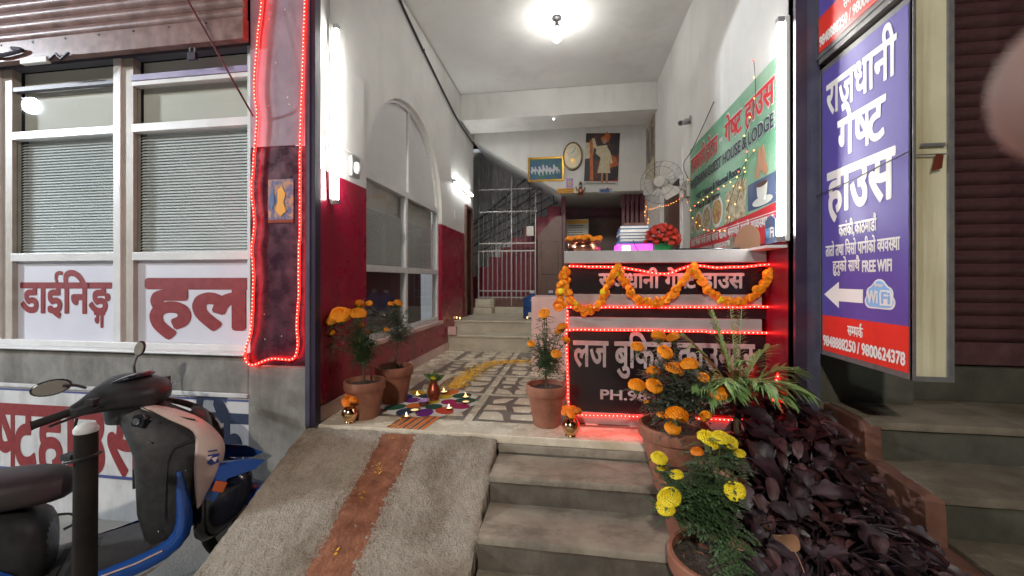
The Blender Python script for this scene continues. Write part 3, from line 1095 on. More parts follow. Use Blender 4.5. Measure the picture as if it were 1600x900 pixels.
for bi, (x0, x1) in enumerate(bays):
    a, c = L(x0), L(x1)
    for zz in (zT1, zT2):
        MB().box(a, c, -.03, .02, zz - .028, zz + .028).build('transom', 'frame_white', sw, bevel=.003)
    if bi < 3:
        MB().box(a, c, -.018, .02, 1.835, 1.865).build('transom', 'frame_dark', sw)
    else:
        MB().box(a, c, -.028, .02, 1.80, 1.83).build('transom', 'frame_white', sw)
        MB().box(a, c, -.036, .02, 1.8305, 1.87).build('track', 'frame_lilac', sw)
    MB().box(a, c, .004, .010, zT2 + .028, 1.80).build('pane', 'glass', sw)
    MB().box(a, c, .004, .010, zT1 + .028, zT2 - .028).build('pane', 'glass', sw)
    MB().box(a, c, .012, .02, .0405, zT1 - .028).build('lower_panel', 'panel_lavender', sw)
    MB().box(a, c, .05, .06, zT2 + .03, ztop).build('upper_panel', 'back_panel', sw)
    bl = MB()
    z = zT1 + .03
    while z < zT2 - .04:
        bl.add([(a, .032, z), (c, .032, z), (c, .046, z + .017), (a, .046, z + .017), (a, .0325, z - .001), (c, .0325, z - .001), (c, .0465, z + .016), (a, .0465, z + .016)],
               [(0, 1, 2, 3), (4, 7, 6, 5), (0, 4, 5, 1), (3, 2, 6, 7)])
        z += .0205
    struct(bl.build('blind', 'blind', sw), kind='stuff')
    MB().box(a, c, .07, .08, 0, zT2).build('blind_backing', 'blind', sw)
text('डाईनिङ्ग', sw, (L(-4.00), .0105, .235), (1, 0, 0), (0, 0, 1), .80, .205, 'text_red', fat=.02, body=True)
text('हल', sw, (L(-2.93), .0105, .15), (1, 0, 0), (0, 0, 1), .86, .31, 'text_red', fat=.032, body=True)

# rolled down part of the shutter above the windows
sh = thing('roller_shutter', 'dusty reddish roller shutter pulled half down above the dining hall windows', 'shutter', (-6.1, 2.22, 2.42))
MB().box(0, 4.07, 0, .05, 0, .14).build('bottom_bar', 'shutter', sh, bevel=.004)
z = .142
while z < 1.0:
    n = 6
    pts = [(.0 + .020 * (1 - math.sin(PI * k / n)), z + .070 * k / n) for k in range(n + 1)] + [(.04, z + .070), (.04, z)]
    MB().prism(pts, 'x', 0, 4.07).build('slat', 'shutter', sh, smooth=True)
    z += .072
for k in range(14):
    MB().cyl((.3 + k * .27, -.004, .118), (.3 + k * .27, .01, .118), .007, n=8).build('rivet', 'post_dark', sh)
MB().tube(smooth_path([(2.16, -.01, .03), (2.10, -.02, .06), (2.2, -.025, .03), (2.4, -.02, .055), (2.32, -.02, .075)]), .012, 6).build('latch', 'post_dark', sh)
MB().box(2.40, 2.62, -.03, .0, -.045, -.005).build('latch_plate', 'plastic_white', sh, bevel=.005)
MB().tube([(2.62, -.015, -.025), (2.68, -.015, .01), (2.72, -.015, -.03), (2.78, -.015, .01)], .009, 6).build('hook', 'post_dark', sh)
pl = thing('padlock', 'small dark padlock hanging under the shutter bar near the lilac window track', 'padlock', (-2.42, 2.25, 2.36))
MB().box(-.03, .03, -.012, .012, -.03, .02).build('body', 'post_dark', pl, bevel=.004)
MB().tube([(-.018, 0, .02), (-.018, 0, .05), (0, 0, .065), (.018, 0, .05), (.018, 0, .02)], .005, 6).build('shackle', 'metal_grey', pl)
tag(MB().tube(smooth_path([at(270, -40, Y=2.05), at(330, 65, Y=2.1), at(372, 140, Y=2.16), at(396, 182, Y=2.26)]), .006, 6).build('cable', 'maroon'),
    'thin dark cable slanting across the shutter down to the pillar', 'cable')

# ================================================================ FACADE, RIGHT
rp = thing('facade_pier', 'dark maroon pier between the entrance and the neighbouring shutter, behind the lightbox', 'pier', (1.271, 2.33, 0))
MB().box(0, .46, 0, .3, .561, 3.6).build('render', 'post_dark', rp)
MB().box(0, .46, -.002, .3, .27, .56).build('render', 'dark_riser', rp)
MB().box(0, .46, .0, .3, GZ, .269).build('plinth', 'dark_concrete', rp)
sh = thing('roller_shutter', 'closed dark brown roller shutter of the shop at the far right', 'shutter', (1.72, 2.46, .46))
MB().box(0, 4.5, 0, .04, 0, .12).build('bottom_bar', 'shutter_dark', sh, bevel=.004)
sl0 = None
z = .122
while z < 3.0:
    if sl0 is None:
        n = 6
        pts = [(.0 + .026 * (1 - math.sin(PI * k / n)), .068 * k / n) for k in range(n + 1)] + [(.04, .068), (.04, 0)]
        sl0 = MB().prism(pts, 'x', 0, 4.5).mesh('slat', 'shutter_dark', True)
    link_mesh('slat', sl0, sh, (0, 0, z))
    z += .0700
MB().box(-.05, -.002, -.03, .06, -.19, 3.0).build('guide', 'post_dark', sh)
tag(MB().box(1.60, 6.2, 2.44, 2.6, .27, .45).build('sill_wall', 'dark_riser', bevel=.005), 'dark concrete sill under the closed brown roller shutter', 'wall')

# ================================================================ ACROSS THE ROAD
ob = thing('building', 'plain rendered building across the road behind the photographer', 'building', (-30, -13, GZ))
MB().box(0, 60, -1, 0, 0, 14).build('render', 'concrete', ob)
for i in range(17):
    for j in range(4):
        MB().box(2 + i * 3.4, 3.7 + i * 3.4, .001, .06, 1.3 + j * 3.1, 2.9 + j * 3.1).build('window', 'frame_dark', ob)

# ================================================================ LAMPS
def tube_lamp(label, loc, rot, L_=1.2, m='tube_light', r=.014):
    t = thing('tube_lamp', label, 'lamp', loc)
    t.rotation_euler = rot
    MB().box(-.022, .022, -.022, -.0005, 0, L_).build('batten', 'plastic_white', t, bevel=.003)
    MB().cyl((0, -.040, .03), (0, -.040, L_ - .03), r, n=12).build('tube', m, t, smooth=True)
    MB().box(-.016, .016, -.056, -.023, 0, .029).box(-.016, .016, -.056, -.023, L_ - .029, L_).build('end_cap', 'metal_grey', t)
    return t
tube_lamp('lit fluorescent tube upright on the left entrance wall', (LX + .001, 2.48, 1.42), (0, 0, -PI / 2 + PI), 1.2)
tube_lamp('lit fluorescent tube upright on the right wall beside the green banner', (RX - .001, 2.34, 1.12), (0, 0, -PI / 2), 1.2)
t = tube_lamp('short lit tube over the brown door in the left wall', (LX + .001, 5.22, 2.26), tuple(Matrix(((0, -1, 0), (0, 0, 1), (-1, 0, 0))).to_euler()), 1.0, 'tube_small', .011)
bl = thing('ceiling_bulb', 'bright bare bulb hanging from the white ceiling', 'lamp', (-.15, 4.12, H - .001))
MB().lathe([(.05, 0), (.05, -.012), (.02, -.03), (.018, -.06), (.026, -.065), (.026, -.10)], n=20).build('holder', 'black_plastic', bl, smooth=True)
MB().lathe([(.014, -.10), (.016, -.115), (.042, -.15), (.052, -.185), (.045, -.22), (.02, -.245), (.001, -.25)], n=20).build('bulb', 'bulb_glass', bl, smooth=True)
# street lamp behind the photographer, mirrored in the shop window
sl = thing('street_lamp', 'twin headed street lamp mirrored as two white glares in the shop window', 'street lamp', (-11.75, -1.6, GZ - .22))
MB().cyl((0, 0, 0), (0, 0, 5.3), .08, .05, 10).build('pole', 'metal_grey', sl, smooth=True)
for dx in (.9, 1.75):
    MB().tube([(0, 0, 5.2), (dx * .6, .1, 5.5), (dx, .2, 5.25)], .03, 6).build('arm', 'metal_grey', sl)
    MB().ball((dx, .25, 5.12), .13, 12, 8, (1, .8, 1.1)).build('lamp_head', 'lamp_head', sl, smooth=True)

sl = thing('street_lamp', 'single unseen street lamp added behind the photographer for soft front light', 'street lamp', (-.8, -6.5, GZ))  # added lamp out of view, gives soft fill from the front
MB().cyl((0, 0, 0), (0, 0, 5.6), .08, .05, 10).build('pole', 'metal_grey', sl, smooth=True)
MB().tube([(0, 0, 5.5), (0, .5, 5.8), (0, 1.0, 5.7)], .03, 6).build('arm', 'metal_grey', sl)
MB().ball((0, 1.2, 5.62), .16, 12, 8, (.8, 1.2, .6)).build('lamp_head', 'fill_lamp_head', sl, smooth=True)


# ================================================================ LIGHT ROPES
def rope(name, label, pts, parent=None, step=.024, r=.0085, closed=False, group=None):
    p = smooth_path(pts, 8, closed)
    p = [q + Vector((.0030 * noise.noise(q * 14), 0, .0035 * noise.noise(q * 11 + Vector((5, 0, 0))))) for q in p]
    t = thing(name, label, 'light rope', p[0], 0, group)
    o = p[0].copy()
    MB().tube([q - o for q in p], r * .8, 6, closed).build('sleeve', 'led_skin', t, smooth=True)
    b = MB()
    for q in resample(p, step):
        q = q - o
        k = r * .60
        c = q + Vector((0, -r * .62, 0))
        b.add([c + Vector(d) * k for d in ((1, 0, 0), (0, 1, 0), (-1, 0, 0), (0, -1, 0), (0, 0, 1), (0, 0, -1))],
              [(0, 1, 4), (1, 2, 4), (2, 3, 4), (3, 0, 4), (1, 0, 5), (2, 1, 5), (3, 2, 5), (0, 3, 5)])
    struct(b.build('diodes', 'led_bead', t), kind='stuff')
    return t
pp = [(478, -60), (477, 0), (474, 100), (470, 200), (469, 280), (469, 351), (467, 404), (467, 458), (464, 508), (465, 540), (457, 561), (426, 560), (394, 570), (384, 559), (385, 543),
      (392, 520), (395, 479), (396, 429), (394, 387), (398, 348), (394, 300), (397, 250), (402, 180), (398, 140), (403, 60), (410, 0), (412, -60)]
rope('light_rope', 'glowing red light rope looped down both edges of the maroon pillar', [at(u, v, Y=2.262) for u, v in pp], step=.024)
CY = 2.58
ry_ = CY - .012
cp = [(890, 416), (940, 417), (968, 418), (1000, 423), (1040, 428), (1065, 420), (1085, 415), (1120, 418), (1160, 417), (1204, 413), (1207, 418)]
rope('light_rope', 'red light rope sagging along the top edge of the reception counter', [at(u, v, Y=ry_ - .01) for u, v in cp])
cp = [(886, 480), (950, 480), (1050, 480), (1150, 480), (1205, 479), (1219, 484), (1222, 500), (1219, 517), (1200, 520), (1100, 518), (1000, 516), (900, 515), (889, 517)]
rope('light_rope', 'red light rope doubled back around the two grey counter bands', [at(u, v, Y=ry_) for u, v in cp])
cp = [(887, 486), (885, 530), (887, 580), (888, 625), (897, 646), (960, 649), (1040, 652), (1120, 655), (1160, 657)]
rope('light_rope', 'red light rope running down the left edge and along the foot of the counter', [at(u, v, Y=ry_) for u, v in cp])
cp = [(1212, 640), (1208, 618), (1214, 590), (1224, 576), (1236, 578), (1240, 590)]
rope('light_rope', 'loose end of red light rope arching by the maroon wall right of the counter', [at(u, v, Y=2.45) for u, v in cp])

# ================================================================ RECEPTION COUNTER
ct = thing('reception_counter', 'black and grey reception counter with painted Devanagari lettering', 'counter', (0, CY, 0))
cl, cr = -.025, 1.149
MB().box(cl - .02, cr - .012, -.03, .50, 1.018, 1.095).build('counter_top', 'counter_grey', ct, bevel=.003)
MB().box(cl, cr, .012, .45, .824, 1.017).build('name_panel', 'counter_black', ct)
MB().box(cl - .005, cr - .03, -.012, .44, .748, .823).build('band', 'counter_grey', ct, bevel=.002)
MB().box(cl, cr, .012, .45, .678, .747).build('front_panel', 'counter_black', ct)
MB().box(cl - .005, cr - .03, -.012, .44, .598, .677).build('band', 'counter_grey', ct, bevel=.002)
MB().box(cl, cr, .012, .45, .075, .597).build('front_panel', 'counter_black', ct)
MB().box(cl, cr - .01, -.004, .45, .004, .074).build('base', 'counter_grey', ct)
text('राजधानी गेष्ट हाउस', ct, (.17, .0105, .865), (1, 0, 0), (0, 0, 1), .86, .085, 'text_grey', fat=.02, body=True)
text('लज बुकिङ काउन्टर', ct, (.01, .0105, .365), (1, 0, 0), (0, 0, 1), 1.08, .155, 'text_grey', fat=.012, body=True)
text('PH.9848888250', ct, (.18, .0105, .155), (1, 0, 0), (0, 0, 1), .76, .065, 'text_grey', fat=.015)
side = tag(MB().box(-.40, -.045, 4.02, 4.60, .0035, .74).build('side_cabinet', 'counter_side', bevel=.004), 'low pinkish white cabinet with red rope light put into its colour, behind the potted marigold, left of the counter', 'cabinet')

# ================================================================ FLOWERS
def marigold_mesh(name, m, n=110, seed=0, flatk=.75):
    r_ = random.Random(seed)
    b = MB()
    b.ball((0, 0, 0), .72, 8, 6, (1, 1, flatk))
    for i in range(n):
        t = i / n
        ph = i * 2.39996
        th_ = math.acos(1 - 1.62 * t)
        d = Vector((math.sin(th_) * math.cos(ph), math.sin(th_) * math.sin(ph), math.cos(th_) * flatk))
        tn = Vector((-math.sin(ph), math.cos(ph), 0))
        outv = (d + Vector((0, 0, .25 * math.sin(th_)))).normalized()
        s1 = (.20 + .14 * math.sin(th_)) * math.sqrt(110 / max(n, 80))
        base = d * .62
        tip = d * (.98 + r_.uniform(-.06, .06))
        w1 = s1 * r_.uniform(.8, 1.15)
        up = tn.cross(d).normalized() * s1 * .55
        b.add([base - tn * w1 * .4, base + tn * w1 * .4, tip + tn * w1 - up * .8, tip + up * .35 + tn * w1 * .5 + d * .06, tip - up * .2, tip + up * .35 - tn * w1 * .5 + d * .06, tip - tn * w1 - up * .8],
              [(0, 1, 2), (0, 2, 4), (2, 3, 4), (0, 4, 6), (4, 5, 6)])
    return b.mesh(name, m)
MG = {k: [marigold_mesh('flower', mm, 190, s) for s in range(2)] for k, mm in dict(o='orange_petal', d='deep_orange_petal', y='yellow_petal').items()}
MGs = {k: [marigold_mesh('flower', mm, 84, s) for s in range(2)] for k, mm in dict(o='orange_petal', d='deep_orange_petal', r='red_petal', y='yellow_petal').items()}


def flower(parent, p, r, kind='o', small=False, tilt=None, o=(0, 0, 0)):
    me = R.choice((MGs if small else MG)[kind])
    mt = Matrix.Translation(Vector(p) - Vector(o)) @ Matrix.Rotation(R.uniform(0, 6.28), 4, 'Z') @ Matrix.Rotation(R.uniform(-.6, .6) if tilt is None else tilt, 4, 'X') @ Matrix.Scale(r, 4)
    return link_mesh('flower', me, parent, mtx=mt)


def leaflet(b, p, d, n, L_, w):
    d, n = Vector(d).normalized(), Vector(n)
    s = d.cross(n)
    s = s.normalized() if s.length > 1e-5 else d.orthogonal().normalized()
    p = Vector(p)
    b.add([p, p + d * L_ * .45 + s * w, p + d * L_, p + d * L_ * .45 - s * w, p + d * L_ * .5 + n * w * .3], [(0, 1, 4), (1, 2, 4), (2, 3, 4), (3, 0, 4)])


def pinnate(b, p, d, L_, n=7, w=.0035, droop=.5):
    """one feathery marigold leaf"""
    p, d = Vector(p), Vector(d).normalized()
    for i in range(n):
        k = i / n
        q = p + d * (L_ * k) + Vector((0, 0, -droop * L_ * k * k))
        s = d.cross(Vector((0, 0, 1)))
        s = s.normalized() if s.length > .05 else Vector((1, 0, 0))
        ll = L_ * .34 * (1 - abs(k - .45) * .9)
        for sg in (-1, 1):
            leaflet(b, q, d * .75 + s * sg + Vector((0, 0, R.uniform(-.35, .1))), Vector((0, 0, 1)), ll, w)
    leaflet(b, p + d * L_ + Vector((0, 0, -droop * L_)), d + Vector((0, 0, -droop)), Vector((0, 0, 1)), L_ * .35, w)


def marigold_plant(label, pot_top, centre, size, flowers, Yp, leafm, nbr=12, seed=1, wleaf=.0042, leafL=.07, dens=1.0, group='potted marigold plants', petal='o'):
    """pot_top: where the stem leaves the soil; centre/size: crown ellipsoid; flowers: (u, v, px radius) seen on plane Yp"""
    r_ = random.Random(seed)
    o = Vector(pot_top)
    t = thing('marigold_plant', label, 'plant', o, 0, group)
    c = Vector(centre) - o
    trunk = smooth_path([(0, 0, -.02), c * .3 + Vector((r_.uniform(-.01, .01), 0, 0)), c * .65, c], 6)
    MB().tube(trunk, [.0075 * (1 - .5 * i / len(trunk)) for i in range(len(trunk))], 6).build('stem', 'stem', t, smooth=True)
    fb, sb = MB(), MB()
    tips = []
    for k in range(nbr):
        th_ = r_.uniform(0, 2 * PI)
        zz = r_.uniform(-1, 1)
        rr = math.sqrt(max(0, 1 - zz * zz)) * r_.uniform(.6, 1)
        tip = c + Vector((math.cos(th_) * rr * size[0], math.sin(th_) * rr * size[1], zz * size[2]))
        tips.append(tip)
    fp = []
    for (u, v, pr, *kk) in flowers:
        p = at(u, v, Y=Yp + r_.uniform(-.035, .05) - (.03 if pr > 11 else 0)) - o
        fp.append((p, pr, kk[0] if kk else petal))
        tips.append(p + Vector((0, 0, -.012)))
    for tip in tips:
        a = trunk[int(len(trunk) * r_.uniform(.45, .95))]
        mid = a.lerp(tip, .55) + Vector((0, 0, -.015))
        pth = smooth_path([a, mid, tip], 5)
        sb.tube(pth, .0022, 4)
        for q in range(1, len(pth)):
            for _ in range(int(2 * dens + r_.random())):
                dd = Vector((r_.uniform(-1, 1), r_.uniform(-1, 1), r_.uniform(-.3, .5)))
                pinnate(fb, pth[q], dd, leafL * r_.uniform(.6, 1.15), 6, wleaf, r_.uniform(.1, .8))
    sb.build('twigs', 'green_stem', t)
    struct(fb.build('foliage', leafm, t), kind='stuff')
    for p, pr, kd in fp:
        d_ = -ST * (p + o).x + CT * (p + o).y
        rad = pr * d_ / FPX
        flower(t, p, rad, kd)
        MB().lathe([(.001, -rad * 1.15), (rad * .3, -rad * .95), (rad * .42, -rad * .4)], tuple(p), 8).build('calyx', 'green_stem', t)
    return t


def pot(label, x, y, z, r, h, group='terracotta flower pots', m='terracotta'):
    t = thing('flower_pot', label, 'pot', (x, y, z), 0, group)
    k = r
    MB().lathe([(k * .60, 0), (k * .64, .004), (k * .93, h * .76), (k * 1.0, h * .765), (k * 1.02, h * .80), (k * 1.03, h * .97), (k, h), (k * .92, h), (k * .90, h * .86), (k * .2, h * .855)], n=36).build('shell', m, t, smooth=True, ang=30)
    b = MB()
    nn = 18
    vs, f = [(0, 0, h * .90)], []
    for i in range(1, 5):
        for q in range(nn):
            a = 2 * PI * q / nn
            vs.append((math.cos(a) * k * .9 * i / 4, math.sin(a) * k * .9 * i / 4, h * .87 + R.uniform(-.006, .010)))
    for q in range(nn):
        f.append((0, 1 + q, 1 + (q + 1) % nn))
        for i in range(3):
            f.append((1 + i * nn + q, 1 + (i + 1) * nn + q, 1 + (i + 1) * nn + (q + 1) % nn, 1 + i * nn + (q + 1) % nn))
    b.add(vs, f).build('soil', 'soil', t, smooth=True)
    return t

p1 = at(550, 655, Z=0.003); pot('terracotta pot in the front left corner of the tiled floor, standing nearest the red wall', -1.36, 2.49, .003, .130, .245)
pot('terracotta pot right behind the front left pot, against the red wall base', -1.31, 2.83, .003, .135, .27)
pot('terracotta pot standing alone beside the left edge of the counter', -.155, 2.52, .003, .126, .255)
pot('terracotta pot on the top concrete step under the orange marigolds', .52, 2.17, -.10, .17, .27)
pot('terracotta pot on the middle concrete step, half hidden by yellow marigold leaves', .545, 1.89, -.245, .17, .29)
pot('terracotta pot at the bottom edge of the photo with bare soil and yellow marigold stem', .535, 1.60, -.40, .165, .28)

marigold_plant('marigold with large orange blooms in the front left pot by the maroon pillar', (-1.36, 2.49, .22), (-1.37, 2.48, .52), (.10, .08, .14),
               [(532, 492, 15), (519, 500, 11), (560, 490, 12), (516, 520, 7), (564, 508, 5), (562, 532, 8), (514, 534, 4), (545, 486, 5)], 2.44, 'marigold_leaf', 15, 3)
marigold_plant('leggy marigold with small orange blooms before the arched window', (-1.31, 2.83, .25), (-1.28, 2.83, .62), (.15, .10, .13),
               [(622, 474, 7), (611, 475, 5), (577, 474, 5), (562, 475, 8), (575, 519, 4), (604, 515, 4)], 2.8, 'marigold_leaf_dim', 17, 5, wleaf=.0038)
marigold_plant('tall thin marigold with orange blooms beside the pink cabinet and counter edge', (-.155, 2.52, .235), (-.155, 2.52, .49), (.085, .08, .19),
               [(850, 490, 9), (879, 511, 8), (872, 518, 6), (830, 537, 6), (884, 531, 7), (869, 553, 8)], 2.47, 'marigold_leaf', 14, 8)
marigold_plant('bushy marigold crowded with orange blooms in front of the counter lettering', (.52, 2.17, .15), (.55, 2.13, .38), (.18, .13, .15),
               [(1029, 525, 11), (1052, 527, 10), (996, 542, 10), (1039, 550, 12), (1054, 577, 14), (1077, 569, 13), (1020, 580, 10), (995, 602, 13), (1022, 603, 13), (1099, 590, 9), (1123, 614, 15),
                (1057, 649, 17), (1051, 669, 12), (1033, 648, 7), (1102, 650, 9), (1010, 628, 4)], 2.02, 'marigold_leaf_dim', 26, 11, wleaf=.005, dens=1.25)
marigold_plant('yellow marigold with drooping dark green leaves in the nearest pot', (.535, 1.60, -.15), (.475, 1.52, .17), (.095, .07, .085),
               [(1107, 687, 17, 'y'), (1136, 692, 15, 'y'), (1155, 709, 9, 'y'), (1126, 684, 13, 'y'), (1030, 716, 12, 'y'), (1035, 733, 8, 'y'), (1057, 742, 10, 'y'), (1046, 778, 18, 'y'), (1040, 793, 14, 'y'),
                (1148, 767, 15, 'y'), (1089, 706, 9, 'd')], 1.47, 'marigold_leaf', 24, 14, wleaf=.0052, leafL=.065, dens=1.15, petal='y')
# leaves trailing down the stem of the nearest plant
tp = thing('trailing_shoot', 'leafy green shoot hanging down to the soil of the nearest pot', 'plant', (.57, 1.50, -.16))
b = MB()
for k in range(16):
    z = .005 + k * .014
    for sg in (-1, 1):
        pinnate(b, (R.uniform(-.01, .01), -.01, z), (sg, R.uniform(-.6, .2), R.uniform(-.3, .1)), .07, 6, .006, .5)
struct(b.build('foliage', 'marigold_leaf', tp), kind='stuff')
MB().tube([(0, 0, -.02), (0, -.005, .12), (-.005, 0, .26)], .003, 5).build('stem', 'green_stem', tp)

# garland on the counter
gl = thing('marigold_garland', 'thick orange marigold garland hung in three swags across the counter front', 'garland', at(881, 421, Y=2.55))
o = gl.location.copy()
sw_ = [[(883, 421), (876, 445), (874, 466), (880, 474)], [(884, 421), (887, 455), (898, 476), (917, 487), (938, 473), (952, 443), (966, 418)], [(966, 418), (983, 455), (1003, 470), (1024, 472), (1048, 463), (1068, 437), (1083, 418)],
       [(1083, 418), (1103, 448), (1122, 463), (1145, 472), (1172, 464), (1192, 443), (1204, 422)]]
for si, s in enumerate(sw_):
    path = smooth_path([at(u, v, Y=2.538) - o for u, v in s], 8)
    MB().tube(path, .004, 4).build('thread', 'stem', gl)
    for q in resample(path, .0225):
        for _ in range(2):
            p = q + Vector((R.uniform(-.012, .012), R.uniform(-.016, .006), R.uniform(-.014, .014)))
            me = R.choice(MGs[R.choice('ooodo')] if R.random() > .12 else MGs['y'])
            link_mesh('flower', me, gl, mtx=Matrix.Translation(p) @ Matrix.Rotation(R.uniform(0, 6.28), 4, 'Z') @ Matrix.Rotation(PI / 2 + R.uniform(-.7, .7), 4, 'X') @ Matrix.Scale(R.uniform(.017, .0235), 4))
fl_ = thing('marigold_bloom', 'single orange bloom pinned on the counter corner below the garland', 'flower', at(873, 478, Y=2.53))
flower(fl_, (0, 0, 0), .035, 'd', tilt=1.2)


# ================================================================ BRASS POTS, BOWL
def lota(label, x, y):
    t = thing('brass_pot', label, 'vase', (x, y, .004), 0, 'brass pots filled with marigolds')
    MB().lathe([(.02, 0), (.034, .003), (.030, .010), (.044, .03), (.052, .05), (.050, .072), (.036, .092), (.026, .104), (.030, .112), (.038, .12), (.034, .119), (.022, .106)], n=28).build('body', 'brass', t, smooth=True)
    for k in range(9):
        a = k * 2.4
        q = .016 + .026 * (k % 3) / 2
        flower(t, (math.cos(a) * q, math.sin(a) * q, .134 + .016 * (k % 2)), .026, 'd', True)
    return t
lota('small brass pot topped with orange marigolds at the foot of the left pillar', -1.40, 2.375)
lota('small brass pot topped with orange marigolds at the counter corner', -.005, 2.36)
bw = thing('copper_bowl', 'wide copper bowl ringed with orange marigolds on the counter top', 'bowl', (.085, 2.85, 1.096))
MB().lathe([(.07, 0), (.11, .012), (.118, .035), (.112, .06), (.102, .072), (.112, .086), (.120, .09), (.108, .087), (.096, .07)], n=36).build('body', 'copper', bw, smooth=True)
for k in range(24):
    a = k * 2 * PI / 24
    flower(bw, (math.cos(a) * .108, math.sin(a) * .108, .098 + R.uniform(-.004, .01)), .021, 'o', True)

# ================================================================ COUNTER TOP THINGS
fb_ = thing('file_stack', 'stack of blue and grey folders on the counter', 'folders', (.42, 2.88, 1.172))
z = 0
for k, (m, h) in enumerate((('folder_grey', .02), ('folder_blue', .022), ('folder_grey', .018), ('folder_blue', .028), ('folder_blue', .022))):
    MB().box(-.10 + R.uniform(0, .02), .10 + R.uniform(-.01, .02), -.08, .10 + R.uniform(0, .02), z, z + h - .001).build('folder', m, fb_, bevel=.002)
    MB().box(-.092, .092, -.082, -.0805, z + .004, z + h - .005).build('pages', 'page_white', fb_)
    z += h
MB().box(-.06, .09, -.03, .08, z, z + .025).build('folder', 'clay', fb_, bevel=.003)
pkb = thing('glowing_box', 'translucent box glowing vivid pink on the counter beneath the folders', 'light box', (.42, 2.88, 1.096))
MB().box(-.115, .12, -.09, .10, 0, .060).build('shell', 'pink_glow', pkb, bevel=.004)
MB().box(-.117, .122, -.092, .102, .061, .075).build('lid', 'folder_blue', pkb, bevel=.003)
MB().box(-.08, -.03, -.0935, -.0915, .015, .045).build('lamp_window', 'bulb_dim', pkb)
MB().tube(smooth_path([(-.01, -.10, .083), (.0, -.105, .05), (.03, -.10, .01), (.08, -.11, .004)]), .003, 5).build('cable', 'black_plastic', pkb)
bq = thing('flower_basket', 'green basket packed with round red artificial flowers on the counter', 'flower basket', (.60, 2.80, 1.096))
MB().lathe([(.05, 0), (.055, .003), (.065, .05), (.07, .055), (.06, .055), (.05, .01)], n=20).build('basket', 'basket_green', bq, smooth=True)
for k in range(46):
    t_ = k / 46
    th_ = math.acos(1 - 1.15 * t_)
    ph = k * 2.4
    c = Vector((math.sin(th_) * math.cos(ph) * .105, math.sin(th_) * math.sin(ph) * .105, .065 + math.cos(th_) * .115))
    flower(bq, c, .021, 'r', True)
b = MB()
for k in range(60):
    a = R.uniform(0, 6.28)
    leaflet(b, (math.cos(a) * .04, math.sin(a) * .04, .06), (math.cos(a), math.sin(a), R.uniform(.0, .9)), (0, 0, 1), R.uniform(.05, .09), .009)
b.build('leaves', 'leaf_green', bq)
tag(MB().box(.66, 1.05, 2.70, 2.88, 1.096, 1.116).build('tray', 'gloss_black', bevel=.004), 'flat black tray lying on the right of the counter top', 'tray')
# little shrine with fairy lights behind the counter
ls = thing('fairy_lights', 'tangle of warm fairy lights with tinsel hanging left of the red flower basket', 'fairy lights', (.58, 3.3, 1.1))
b, rd = MB(), MB()
for k in range(34):
    p = (R.gauss(0, .022) + (.0 if k < 20 else R.uniform(-.06, .06)), R.uniform(-.03, .03), R.uniform(.02, .42) if k < 20 else R.uniform(.05, .12))
    (b if k % 3 else rd).ball(p, R.uniform(.0035, .0065), 6, 4)
b.build('lights', 'fairy_warm', ls)
rd.build('red_lights', 'fairy_red', ls)
MB().tube(smooth_path([(0, 0, .45), (.015, 0, .3), (-.01, 0, .15), (.03, 0, .05), (-.05, 0, .08)]), .006, 5).build('tinsel', 'copper_red', ls)
ls2 = thing('fairy_lights', 'string of fairy lights drooping over the green banner', 'fairy lights', (RX - .02, 2.45, 1.2))
o = ls2.location.copy()
paths = [[(1178, 95), (1180, 160), (1165, 210), (1168, 240), (1160, 280), (1150, 320)], [(1165, 270), (1130, 290), (1095, 315), (1080, 330)], [(1076, 282), (1074, 310), (1090, 350), (1130, 362), (1142, 340)],
         [(1180, 235), (1160, 262), (1145, 300), (1135, 330)], [(1010, 328), (1050, 318), (1075, 300)]]
b, rd, wr = MB(), MB(), MB()
for k, s in enumerate(paths):
    pth = smooth_path([at(u, v, X=RX - .022) - o for u, v in s], 6)
    wr.tube(pth, .0022, 4)
    for j, q in enumerate(resample(pth, .12)):
        (rd if (j + k) % 5 == 0 else b).ball(q + Vector((-.006, R.uniform(-.01, .01), R.uniform(-.01, .01))), 0.0052, 6, 4)
wr.build('wire', 'cable_dark', ls2)
struct(b.build('lights', 'fairy_warm', ls2), kind='stuff')
rd.build('red_lights', 'fairy_red', ls2)
# idol / brass figure behind the counter
tag(MB().lathe([(.03, 0), (.035, .02), (.015, .05), (.03, .09), (.022, .13), (.004, .16)], (.42, 3.9, 1.0), 14).build('brass_figurine', 'brass', smooth=True), 'small tarnished brass figurine on the shelf behind the folders', 'figurine')
tag(MB().box(.3, .9, 3.75, 4.05, .96, .999).build('rear_shelf', 'maroon'), 'maroon shelf behind the reception counter', 'shelf')

# ================================================================ BANNER
bn = thing('hotel_banner', 'green and red hotel banner with bilingual lettering and food pictures on the right wall', 'banner', (RX - .001, 4.12, 1.13))
# local frame on the wall: s along -y (left to right for the reader), z up
BW, BH = 1.70, 1.05
def bx_(s0, s1, z0, z1, x, m, nm='print'):
    return MB().box(-x, -x + .001, -s0, -s1, z0, z1).build(nm, m, bn)
def bt(s, s0, z0, wdt, h, m, x, **k):
    return text(s, bn, (-x, -s0, z0), (0, -1, 0), (0, 0, 1), wdt, h, m, **k)
bx_(0, BW, 0, BH, .004, 'banner_green', 'cloth')
MB().prism([(0, 0), (-BW, 0), (-BW, .225), (-1.2, .205), (-.6, .19), (0, .185)], 'x', -.0052, -.0042).build('red_field', 'banner_red', bn)
bx_(0, BW, .170, .175, .0058, 'text_white', 'rule')
bt('राजधानी होटल', .04, .80, .72, .135, 'text_white', .0062, fat=.034, body=True, step=.00002)
bt('राजधानी होटल', .045, .802, .71, .130, 'banner_text_red', .0082, fat=.006, body=True, step=.00002)
